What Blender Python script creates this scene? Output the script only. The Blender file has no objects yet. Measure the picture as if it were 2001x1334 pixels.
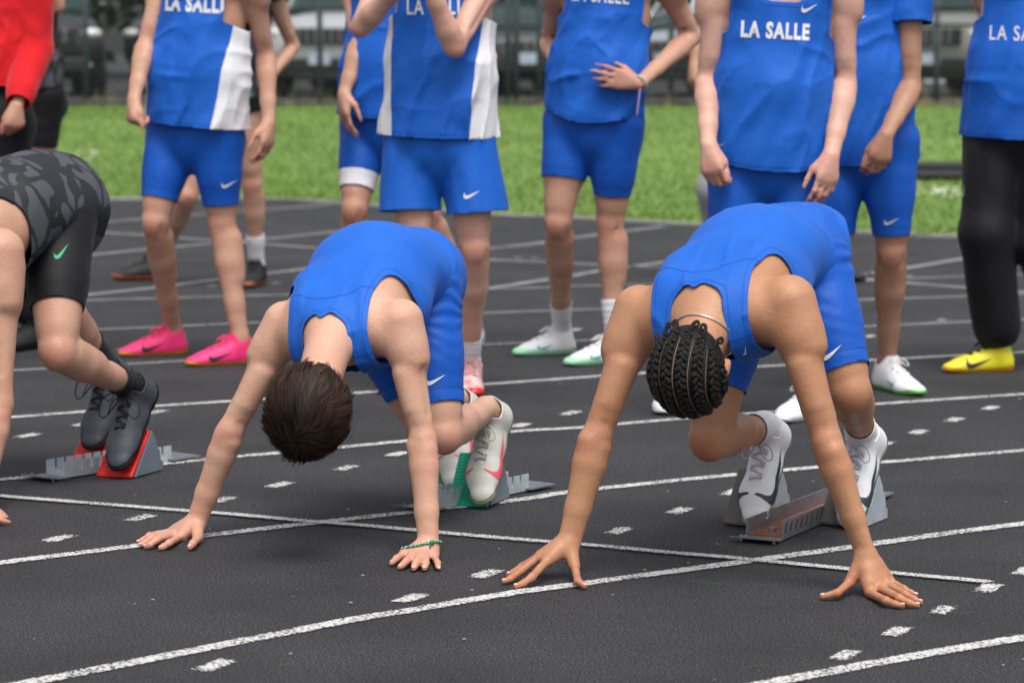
import bpy, bmesh, math, random
import numpy as np
from mathutils import Vector, Matrix
from mathutils.bvhtree import BVHTree
from mathutils.geometry import tessellate_polygon

random.seed(7); np.random.seed(7)
scene = bpy.context.scene
C = scene.collection

# ------------------------------------------------------------------ camera
PW, PH, F, HOR, CAMH = 2001.0, 1334.0, 5600.0, 75.0, 1.19
TH = math.atan((PH/2-HOR)/F)
cd = bpy.data.cameras.new('camera'); cam = bpy.data.objects.new('camera', cd); C.objects.link(cam)
cam.location = (0, 0, CAMH); cam.rotation_euler = (math.pi/2-TH, 0, 0)
cd.sensor_width = 36; cd.lens = F/PW*36; cd.clip_end = 2000; cd.clip_start = .1
cd.dof.use_dof = True; cd.dof.focus_distance = 6.45; cd.dof.aperture_fstop = 5.2
scene.camera = cam

# ------------------------------------------------------------------ light
SUN_EL, SUN_AZ = math.radians(64), math.radians(165)
world = bpy.data.worlds.new('World'); scene.world = world; world.use_nodes = True
wn = world.node_tree; wn.nodes.clear()
sky = wn.nodes.new('ShaderNodeTexSky'); sky.sky_type = 'NISHITA'; sky.sun_disc = False
sky.sun_elevation = SUN_EL; sky.sun_rotation = SUN_AZ; sky.air_density = 1.0; sky.dust_density = 4.0; sky.ozone_density = .6
hsv = wn.nodes.new('ShaderNodeHueSaturation'); hsv.inputs['Saturation'].default_value = .22
bg = wn.nodes.new('ShaderNodeBackground'); bg.inputs['Strength'].default_value = .13
wo = wn.nodes.new('ShaderNodeOutputWorld')
wn.links.new(sky.outputs[0], hsv.inputs['Color']); wn.links.new(hsv.outputs[0], bg.inputs[0]); wn.links.new(bg.outputs[0], wo.inputs[0])
sd = bpy.data.lights.new('sun', 'SUN'); sd.energy = 1.4; sd.angle = math.radians(28); sd.color = (1, .97, .92)
sun = bpy.data.objects.new('sun', sd); C.objects.link(sun)
sdir = Vector((math.sin(SUN_AZ)*math.cos(SUN_EL), math.cos(SUN_AZ)*math.cos(SUN_EL), math.sin(SUN_EL)))
sun.rotation_euler = sdir.to_track_quat('Z', 'Y').to_euler(); sun.location = (0, 0, 30)
vs = scene.view_settings; vs.view_transform = 'Standard'; vs.look = 'None'; vs.exposure = 0.50; vs.gamma = 1

# ------------------------------------------------------------------ projection helpers (pixel of the photo -> place in the scene)
def ray(u, v):
    fx, fz = (u-PW/2)/F, (PH/2-v)/F
    return np.array([fx, math.cos(TH)+fz*math.sin(TH), -math.sin(TH)+fz*math.cos(TH)])
CAM0 = np.array([0, 0, CAMH])
def P(u, v, Y):
    d = ray(u, v); return CAM0+d*(Y/d[1])
def PG(u, v, z=0.0):
    d = ray(u, v); return CAM0+d*((z-CAMH)/d[2])
def nrm(v):
    v = np.asarray(v, float); return v/(np.linalg.norm(v)+1e-12)
def lerp(a, b, t): return np.asarray(a, float)*(1-t)+np.asarray(b, float)*t
def perp(v, ax):
    ax = nrm(ax); v = np.asarray(v, float); return nrm(v-ax*np.dot(v, ax))

# ------------------------------------------------------------------ materials
def mat(name, col, rough=.6, metal=0, spec=.5, bump=0, bscale=200, var=0, vscale=6, sss=0, coat=0, col2=None, emis=None):
    m = bpy.data.materials.get(name)
    if m: return m
    m = bpy.data.materials.new(name); m.use_nodes = True; nt = m.node_tree; b = nt.nodes['Principled BSDF']
    b.inputs['Base Color'].default_value = (*col, 1); b.inputs['Roughness'].default_value = rough
    b.inputs['Metallic'].default_value = metal; b.inputs['Specular IOR Level'].default_value = spec
    if coat: b.inputs['Coat Weight'].default_value = coat; b.inputs['Coat Roughness'].default_value = .05
    tc = nt.nodes.new('ShaderNodeTexCoord')
    if var:
        n = nt.nodes.new('ShaderNodeTexNoise'); n.inputs['Scale'].default_value = vscale; n.inputs['Detail'].default_value = 5
        nt.links.new(tc.outputs['Object'], n.inputs['Vector'])
        mr = nt.nodes.new('ShaderNodeMapRange'); mr.inputs[1].default_value = .3; mr.inputs[2].default_value = .7
        nt.links.new(n.outputs['Fac'], mr.inputs[0])
        mx = nt.nodes.new('ShaderNodeMix'); mx.data_type = 'RGBA'
        c2 = col2 or tuple(c*(1-var) for c in col)
        mx.inputs[6].default_value = (*col, 1); mx.inputs[7].default_value = (*c2, 1)
        nt.links.new(mr.outputs[0], mx.inputs[0]); nt.links.new(mx.outputs[2], b.inputs['Base Color'])
    if bump:
        n2 = nt.nodes.new('ShaderNodeTexNoise'); n2.inputs['Scale'].default_value = bscale; n2.inputs['Detail'].default_value = 3
        nt.links.new(tc.outputs['Object'], n2.inputs['Vector'])
        bp = nt.nodes.new('ShaderNodeBump'); bp.inputs['Strength'].default_value = bump; bp.inputs['Distance'].default_value = .004
        nt.links.new(n2.outputs['Fac'], bp.inputs['Height']); nt.links.new(bp.outputs[0], b.inputs['Normal'])
    if sss:
        b.inputs['Subsurface Weight'].default_value = sss; b.inputs['Subsurface Radius'].default_value = (.9, .35, .2); b.inputs['Subsurface Scale'].default_value = .006
    if emis: b.inputs['Emission Color'].default_value = (*emis, 1); b.inputs['Emission Strength'].default_value = 1
    return m

def skin_mat(name, col, flush):
    m = bpy.data.materials.new(name); m.use_nodes = True; nt = m.node_tree; b = nt.nodes['Principled BSDF']
    L = nt.links.new; N = nt.nodes.new
    tc = N('ShaderNodeTexCoord')
    n1 = N('ShaderNodeTexNoise'); n1.inputs['Scale'].default_value = 14; n1.inputs['Detail'].default_value = 6; L(tc.outputs['Object'], n1.inputs['Vector'])
    n2 = N('ShaderNodeTexNoise'); n2.inputs['Scale'].default_value = 90; n2.inputs['Detail'].default_value = 4; L(tc.outputs['Object'], n2.inputs['Vector'])
    at = N('ShaderNodeAttribute'); at.attribute_name = 'flush'
    ad = N('ShaderNodeMath'); ad.operation = 'MULTIPLY_ADD'; ad.inputs[1].default_value = 1.2; ad.inputs[2].default_value = -.46
    L(n1.outputs['Fac'], ad.inputs[0])
    ad2 = N('ShaderNodeMath'); ad2.operation = 'ADD'; ad2.use_clamp = True; L(ad.outputs[0], ad2.inputs[0]); L(at.outputs['Fac'], ad2.inputs[1])
    mx = N('ShaderNodeMix'); mx.data_type = 'RGBA'; mx.inputs[6].default_value = (*col, 1); mx.inputs[7].default_value = (*flush, 1); L(ad2.outputs[0], mx.inputs[0])
    mr = N('ShaderNodeMapRange'); mr.inputs[1].default_value = .3; mr.inputs[2].default_value = .7; mr.inputs[3].default_value = .955; mr.inputs[4].default_value = 1.035; L(n2.outputs['Fac'], mr.inputs[0])
    mm = N('ShaderNodeMix'); mm.data_type = 'RGBA'; mm.blend_type = 'MULTIPLY'; mm.inputs[0].default_value = 1
    L(mx.outputs[2], mm.inputs[6]); L(mr.outputs[0], mm.inputs[7]); L(mm.outputs[2], b.inputs['Base Color'])
    b.inputs['Roughness'].default_value = .46; b.inputs['Specular IOR Level'].default_value = .42
    b.inputs['Subsurface Weight'].default_value = .06; b.inputs['Subsurface Radius'].default_value = (1, .35, .2); b.inputs['Subsurface Scale'].default_value = .008
    v = N('ShaderNodeTexVoronoi'); v.inputs['Scale'].default_value = 350; L(tc.outputs['Object'], v.inputs['Vector'])
    mb = N('ShaderNodeMath'); mb.operation = 'MULTIPLY_ADD'; mb.inputs[1].default_value = 2.2; L(n2.outputs['Fac'], mb.inputs[0]); L(v.outputs['Distance'], mb.inputs[2])
    bp = N('ShaderNodeBump'); bp.inputs['Strength'].default_value = .2; bp.inputs['Distance'].default_value = .0025; L(mb.outputs[0], bp.inputs['Height']); L(bp.outputs[0], b.inputs['Normal'])
    return m

def cloth_mat(name, col, rough=.75, sheen=.1, var=.12):
    m = bpy.data.materials.get(name)
    if m: return m
    m = bpy.data.materials.new(name); m.use_nodes = True; nt = m.node_tree; b = nt.nodes['Principled BSDF']
    L = nt.links.new; N = nt.nodes.new
    tc = N('ShaderNodeTexCoord')
    n1 = N('ShaderNodeTexNoise'); n1.inputs['Scale'].default_value = 5; n1.inputs['Detail'].default_value = 4; L(tc.outputs['Object'], n1.inputs['Vector'])
    mx = N('ShaderNodeMix'); mx.data_type = 'RGBA'; mx.inputs[6].default_value = (*[c*(1-var) for c in col], 1); mx.inputs[7].default_value = (*[min(1, c*(1+var)) for c in col], 1)
    L(n1.outputs['Fac'], mx.inputs[0]); L(mx.outputs[2], b.inputs['Base Color'])
    b.inputs['Roughness'].default_value = rough; b.inputs['Specular IOR Level'].default_value = .3
    b.inputs['Sheen Weight'].default_value = sheen; b.inputs['Sheen Roughness'].default_value = .4
    b.inputs['Sheen Tint'].default_value = (*[min(1, .35+c) for c in col], 1)
    n2 = N('ShaderNodeTexNoise'); n2.inputs['Scale'].default_value = 420; n2.inputs['Detail'].default_value = 2; L(tc.outputs['Object'], n2.inputs['Vector'])
    n3 = N('ShaderNodeTexNoise'); n3.inputs['Scale'].default_value = 16; n3.inputs['Detail'].default_value = 3; n3.inputs['Distortion'].default_value = .6; L(tc.outputs['Object'], n3.inputs['Vector'])
    ma = N('ShaderNodeMath'); ma.operation = 'MULTIPLY_ADD'; ma.inputs[1].default_value = 3.0; L(n3.outputs['Fac'], ma.inputs[0]); L(n2.outputs['Fac'], ma.inputs[2])
    bp = N('ShaderNodeBump'); bp.inputs['Strength'].default_value = .3; bp.inputs['Distance'].default_value = .003; L(ma.outputs[0], bp.inputs['Height']); L(bp.outputs[0], b.inputs['Normal'])
    return m

# ------------------------------------------------------------------ object helpers
def link(name, me, parent=None, material=None, smooth=True):
    o = bpy.data.objects.new(name, me); C.objects.link(o)
    if parent is not None: keep(o, parent)
    if material is not None: me.materials.append(material)
    if smooth and len(me.polygons): me.polygons.foreach_set('use_smooth', np.ones(len(me.polygons), bool))
    return o
def pmesh(name, V, Fc, parent=None, material=None, smooth=True):
    me = bpy.data.meshes.new(name)
    me.from_pydata([tuple(map(float, v)) for v in V], [], [tuple(int(i) for i in f) for f in Fc]); me.update()
    return link(name, me, parent, material, smooth)
def amesh(name, V, Fc, parent=None, material=None, smooth=True):
    """numpy quads / tris -> mesh, quickly"""
    V = np.asarray(V, np.float32); Fc = np.asarray(Fc, np.int32); n, k = Fc.shape
    me = bpy.data.meshes.new(name); me.vertices.add(len(V)); me.vertices.foreach_set('co', V.ravel())
    me.loops.add(n*k); me.loops.foreach_set('vertex_index', Fc.ravel()); me.polygons.add(n)
    me.polygons.foreach_set('loop_start', np.arange(0, n*k, k, dtype=np.int32)); me.polygons.foreach_set('loop_total', np.full(n, k, np.int32))
    me.update(calc_edges=True); me.validate()
    return link(name, me, parent, material, smooth)
def empty(name, loc, label, cat, group=None):
    o = bpy.data.objects.new(name, None); C.objects.link(o); o.location = tuple(map(float, loc)); o.empty_display_size = .1
    o['label'] = label; o['category'] = cat
    if group: o['group'] = group
    return o
def tag(o, label, cat, group=None, kind=None):
    o['label'] = label; o['category'] = cat
    if group: o['group'] = group
    if kind: o['kind'] = kind
    return o
def keep(o, parent):
    """parent without moving (parents are unrotated empties)"""
    o.parent = parent
    if parent.type == 'EMPTY': o.matrix_parent_inverse = Matrix.Translation(-Vector(parent.location))
    return o
def fattr(o, name, vals):
    a = o.data.attributes.new(name, 'FLOAT', 'POINT'); a.data.foreach_set('value', np.asarray(vals, np.float32))

class MB:
    """collects simple shapes into one mesh"""
    def __init__(s): s.V = []; s.F = []
    def add(s, V, Fc):
        o = len(s.V); s.V += [tuple(map(float, v)) for v in V]; s.F += [tuple(i+o for i in f) for f in Fc]; return s
    def box(s, c, ax, ay, az, bev=0):
        """box with centre c and half-axes"""
        c, ax, ay, az = [np.asarray(t, float) for t in (c, ax, ay, az)]
        if not bev:
            V = [c+ax*i+ay*j+az*k for i in (-1, 1) for j in (-1, 1) for k in (-1, 1)]
            return s.add(V, [(0, 1, 3, 2), (4, 6, 7, 5), (0, 4, 5, 1), (2, 3, 7, 6), (0, 2, 6, 4), (1, 5, 7, 3)])
        la, lb, lc = [np.linalg.norm(t) for t in (ax, ay, az)]; V = []
        bm = bmesh.new(); bmesh.ops.create_cube(bm, size=2)
        for v in bm.verts: v.co = Vector((v.co.x*la, v.co.y*lb, v.co.z*lc))
        bmesh.ops.bevel(bm, geom=bm.edges[:], offset=min(bev, .45*2*min(la, lb, lc)), segments=2, affect='EDGES', profile=.5)
        bm.verts.ensure_lookup_table()
        V = [c+ax/la*v.co.x+ay/lb*v.co.y+az/lc*v.co.z for v in bm.verts]; Fc = [[v.index for v in f.verts] for f in bm.faces]; bm.free()
        return s.add(V, Fc)
    def tube(s, pts, r, n=6, cap=True):
        pts = [np.asarray(p, float) for p in pts]; m = len(pts); rs = r if hasattr(r, '__len__') else [r]*m
        V = []; prev = None
        for i in range(m):
            t = nrm(pts[min(i+1, m-1)]-pts[max(i-1, 0)])
            if prev is None: prev = np.array([0, 0, 1.]) if abs(t[2]) < .9 else np.array([1., 0, 0])
            a = perp(prev, t); b = np.cross(t, a); prev = a
            V += [pts[i]+rs[i]*(a*math.cos(2*math.pi*k/n)+b*math.sin(2*math.pi*k/n)) for k in range(n)]
        Fc = [(i*n+k, i*n+(k+1) % n, (i+1)*n+(k+1) % n, (i+1)*n+k) for i in range(m-1) for k in range(n)]
        if cap: Fc += [tuple(range(n))[::-1], tuple((m-1)*n+k for k in range(n))]
        return s.add(V, Fc)
    def prism(s, poly, ax, ay, c, h):
        """2-D polygon in the ax/ay plane at c, extruded along h"""
        c, ax, ay, h = [np.asarray(t, float) for t in (c, ax, ay, h)]; n = len(poly)
        V = [c+ax*p[0]+ay*p[1] for p in poly]+[c+ax*p[0]+ay*p[1]+h for p in poly]
        return s.add(V, [tuple(range(n))[::-1], tuple(range(n, 2*n))]+[(i, (i+1) % n, (i+1) % n+n, i+n) for i in range(n)])
    def ell(s, c, ax, ay, az, nu=10, nv=7):
        c, ax, ay, az = [np.asarray(t, float) for t in (c, ax, ay, az)]; V = [c-az]; Fc = []
        for j in range(1, nv):
            p = math.pi*j/nv
            V += [c+(ax*math.cos(2*math.pi*i/nu)+ay*math.sin(2*math.pi*i/nu))*math.sin(p)-az*math.cos(p) for i in range(nu)]
        V.append(c+az); L = len(V)-1
        Fc += [(0, 1+(i+1) % nu, 1+i) for i in range(nu)]
        for j in range(nv-2): Fc += [(1+j*nu+i, 1+j*nu+(i+1) % nu, 1+(j+1)*nu+(i+1) % nu, 1+(j+1)*nu+i) for i in range(nu)]
        Fc += [(L, 1+(nv-2)*nu+i, 1+(nv-2)*nu+(i+1) % nu) for i in range(nu)]
        return s.add(V, Fc)
    def build(s, name, parent=None, material=None, smooth=False, auto=None):
        o = pmesh(name, s.V, s.F, None, material, smooth)
        bm = bmesh.new(); bm.from_mesh(o.data); bmesh.ops.recalc_face_normals(bm, faces=bm.faces[:]); bm.to_mesh(o.data); bm.free()
        if auto is not None and hasattr(o.data, 'set_sharp_from_angle'):
            o.data.polygons.foreach_set('use_smooth', np.ones(len(o.data.polygons), bool)); o.data.set_sharp_from_angle(angle=math.radians(auto))
        if parent is not None: keep(o, parent)
        return o

# ------------------------------------------------------------------ signed-distance bodies
class Cone:
    __slots__ = ('a', 'b', 'ra', 'rb', 'k', 's', 'fa', 'fb', 'tag')
    def __init__(c, a, b, ra, rb=None, k=.02, s=None, fa=1., fb=None, tag=''):
        c.a = np.asarray(a, float); c.b = np.asarray(b, float)+1e-6; c.ra = ra; c.rb = ra if rb is None else rb; c.k = k
        c.s = None if s is None else nrm(s); c.fa = fa; c.fb = fa if fb is None else fb; c.tag = tag
    def grown(c, off, k=None):
        return Cone(c.a, c.b, c.ra+off, c.rb+off, c.k if k is None else k, c.s, (c.fa*c.ra+off)/(c.ra+off), (c.fb*c.rb+off)/(c.rb+off), c.tag)
    def dist(c, X, Y, Z):
        ba = c.b-c.a; L2 = float(ba@ba)
        px, py, pz = X-np.float32(c.a[0]), Y-np.float32(c.a[1]), Z-np.float32(c.a[2])
        t = np.clip((px*np.float32(ba[0]/L2)+py*np.float32(ba[1]/L2)+pz*np.float32(ba[2]/L2)), 0, 1)
        qx, qy, qz = px-t*np.float32(ba[0]), py-t*np.float32(ba[1]), pz-t*np.float32(ba[2])
        q2 = qx*qx+qy*qy+qz*qz
        r = np.float32(c.ra)+t*np.float32(c.rb-c.ra)
        if c.s is None: return np.sqrt(q2)-r
        n = np.cross(nrm(ba), c.s); n = nrm(n)
        qn = qx*np.float32(n[0])+qy*np.float32(n[1])+qz*np.float32(n[2]); f = np.float32(c.fa)+t*np.float32(c.fb-c.fa)
        qn2 = qn*qn
        q = np.sqrt(np.maximum(q2-qn2+qn2/(f*f), 1e-12))
        return (q-r)*np.float32(.5+.5*min(c.fa, c.fb))

def grid_field(prims, res):
    lo = np.min([np.minimum(p.a-p.ra*max(1, p.fa), p.b-p.rb*max(1, p.fb)) for p in prims], 0)-3*res
    hi = np.max([np.maximum(p.a+p.ra*max(1, p.fa), p.b+p.rb*max(1, p.fb)) for p in prims], 0)+3*res
    n = np.ceil((hi-lo)/res).astype(int)+1
    acc = np.full(n, .06, np.float32); ax = [(lo[i]+res*np.arange(n[i])).astype(np.float32) for i in range(3)]
    for p in prims:
        m = .02+abs(p.k); ra, rb = p.ra*max(1, p.fa), p.rb*max(1, p.fb)
        l = np.minimum(p.a-ra, p.b-rb)-m; h = np.maximum(p.a+ra, p.b+rb)+m
        i0 = np.clip(np.floor((l-lo)/res).astype(int), 0, n-1); i1 = np.clip(np.ceil((h-lo)/res).astype(int)+1, 1, n)
        sl = tuple(slice(i0[i], i1[i]) for i in range(3))
        d = p.dist(ax[0][sl[0]][:, None, None], ax[1][sl[1]][None, :, None], ax[2][sl[2]][None, None, :])
        A = acc[sl]
        if p.k < 0:
            kk = np.float32(-p.k); d = -d; hh = np.clip(.5+.5*(d-A)/kk, 0, 1); acc[sl] = A+(d-A)*hh+kk*hh*(1-hh); continue
        if p.k > 1e-4:
            hh = np.clip(.5+.5*(A-d)/np.float32(p.k), 0, 1); acc[sl] = A+(d-A)*hh-np.float32(p.k)*hh*(1-hh)
        else: acc[sl] = np.minimum(A, d)
    return acc, lo, res

def surface(acc, lo, res, smooth=2):
    s = acc < 0
    c = np.zeros(np.array(s.shape)-1, np.int8)
    for i in (0, 1):
        for j in (0, 1):
            for k in (0, 1): c += s[i:s.shape[0]-1+i, j:s.shape[1]-1+j, k:s.shape[2]-1+k]
    I, J, K = np.nonzero((c > 0) & (c < 8)); del c
    nv = len(I); S = np.zeros((nv, 3)); cnt = np.zeros(nv)
    cor = {(i, j, k): acc[I+i, J+j, K+k] for i in (0, 1) for j in (0, 1) for k in (0, 1)}
    for a in cor:
        for ax in range(3):
            if a[ax] == 0:
                b = list(a); b[ax] = 1; va, vb = cor[a], cor[tuple(b)]
                cr = (va < 0) != (vb < 0); t = np.where(cr, va/np.where(cr, va-vb, 1), 0)
                for q in range(3): S[:, q] += np.where(cr, a[q]+(t if q == ax else 0), 0)
                cnt += cr
    V = lo+res*(np.stack([I, J, K], 1)+S/cnt[:, None])
    vid = np.full(np.array(s.shape), -1, np.int32); vid[I, J, K] = np.arange(nv)
    Q = []
    for ax in range(3):
        sa = [slice(None)]*3; sb = [slice(None)]*3; sa[ax] = slice(0, -1); sb[ax] = slice(1, None)
        ch = s[tuple(sa)] != s[tuple(sb)]; e = np.array(np.nonzero(ch)); inside = s[e[0], e[1], e[2]]
        o1, o2 = [(1, 2), (2, 0), (0, 1)][ax]; idx = []
        for d1, d2 in ((1, 1), (0, 1), (0, 0), (1, 0)):
            q = e.copy(); q[o1] -= d1; q[o2] -= d2; idx.append(vid[q[0], q[1], q[2]])
        q = np.stack(idx, 1); q[~inside] = q[~inside][:, ::-1]; Q.append(q)
    Q = np.concatenate(Q); Q = Q[(Q >= 0).all(1)]
    if smooth: V = laplace(V, Q, smooth)
    return V, Q
def laplace(V, Q, it=2, lam=.5):
    k = Q.shape[1]; a = Q.ravel(); b = np.roll(Q, -1, 1).ravel(); n = len(V)
    A = np.concatenate([a, b]); B = np.concatenate([b, a]); deg = np.maximum(np.bincount(A, minlength=n), 1)
    for i in range(it):
        M = np.stack([np.bincount(A, V[B, q], n)/deg for q in range(3)], 1); l = lam if i % 2 == 0 else lam
        V = V+(M-V)*l
    return V
def tri(Q): return np.concatenate([Q[:, [0, 1, 2]], Q[:, [0, 2, 3]]]) if Q.shape[1] == 4 else Q
def vnormals(V, T):
    fn = np.cross(V[T[:, 1]]-V[T[:, 0]], V[T[:, 2]]-V[T[:, 0]]); n = len(V); N = np.zeros((n, 3))
    for q in range(3):
        for c in range(3): N[:, c] += np.bincount(T[:, q], fn[:, c], n)
    return N/(np.linalg.norm(N, axis=1, keepdims=True)+1e-12)
def clip(V, T, c, extra=None):
    """part of the surface where c > 0, cut cleanly along c = 0"""
    c = c+np.where(np.abs(c) < 1e-7, 1e-7, 0); ins = c > 0; m = ins[T].sum(1)
    out = [T[m == 3]]; nV = [V]; base = len(V); fld = [c] if extra is None else [extra]; keys = {}
    def cut(a, b):
        nonlocal base
        t = c[a]/(c[a]-c[b]); lo_, hi_ = np.minimum(a, b), np.maximum(a, b); key = lo_.astype(np.int64)*len(V)+hi_
        u, inv = np.unique(key, return_inverse=True); first = np.zeros(len(u), int); first[inv] = np.arange(len(a))
        pts = V[a]+(V[b]-V[a])*t[:, None]; res = np.empty(len(a), int)
        new = [k for k in u if k not in keys]
        for k, f in zip(u, first):
            if k not in keys: keys[k] = base; nV.append(pts[f:f+1]); base += 1
        return np.array([keys[k] for k in u])[inv] if len(a) else np.zeros(0, int)
    for cnt in (1, 2):
        t = T[m == cnt]
        if not len(t): continue
        want = ins[t] if cnt == 1 else ~ins[t]; r = want.argmax(1); i = np.arange(len(t))
        a, b, d = t[i, r], t[i, (r+1) % 3], t[i, (r+2) % 3]; ab = cut(a, b); ad = cut(a, d)
        if cnt == 1: out.append(np.stack([a, ab, ad], 1))
        else: out += [np.stack([ab, b, d], 1), np.stack([ab, d, ad], 1)]
    V2 = np.concatenate(nV); T2 = np.concatenate(out); used, inv = np.unique(T2, return_inverse=True)
    return V2[used], inv.reshape(-1, 3)
def isoline(V, T, c, val=0.0):
    c = c-val; segs = []
    ins = c > 0; m = ins[T].sum(1); t = T[(m == 1) | (m == 2)]
    want = np.where((ins[t].sum(1) == 1)[:, None], ins[t], ~ins[t]); r = want.argmax(1); i = np.arange(len(t))
    a, b, d = t[i, r], t[i, (r+1) % 3], t[i, (r+2) % 3]
    f = lambda x, y: V[x]+(V[y]-V[x])*(c[x]/(c[x]-c[y]))[:, None]
    return f(a, b), f(a, d), vnormals(V, T)[a]
def seam_mesh(name, V, T, c, val, w, parent, material, raised=.0006):
    p, q, n = isoline(V, T, c, val)
    if not len(p): return None
    d = q-p; L = np.linalg.norm(d, axis=1, keepdims=True); ok = L[:, 0] > 1e-5; p, q, n, d, L = p[ok], q[ok], n[ok], d[ok], L[ok]
    s = np.cross(d/L, n); s /= np.linalg.norm(s, axis=1, keepdims=True)+1e-9; e = d/L*.0008
    V2 = np.concatenate([p-e+s*w+n*raised, q+e+s*w+n*raised, q+e-s*w+n*raised, p-e-s*w+n*raised]); k = len(p); i = np.arange(k)
    o = amesh(name, V2, np.stack([i, i+k, i+2*k, i+3*k], 1), parent, material); o['kind'] = 'stuff'; return o
_rs = np.random.RandomState(3); _tab = _rs.rand(64, 64, 64).astype(np.float32)
def noise3(p, f):
    q = np.asarray(p)*f; i = np.floor(q).astype(int); u = q-i; u = u*u*(3-2*u); r = 0
    for a in (0, 1):
        for b in (0, 1):
            for c in (0, 1):
                w = (u[:, 0] if a else 1-u[:, 0])*(u[:, 1] if b else 1-u[:, 1])*(u[:, 2] if c else 1-u[:, 2])
                r = r+w*_tab[(i[:, 0]+a) % 64, (i[:, 1]+b) % 64, (i[:, 2]+c) % 64]
    return r-.5
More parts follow.
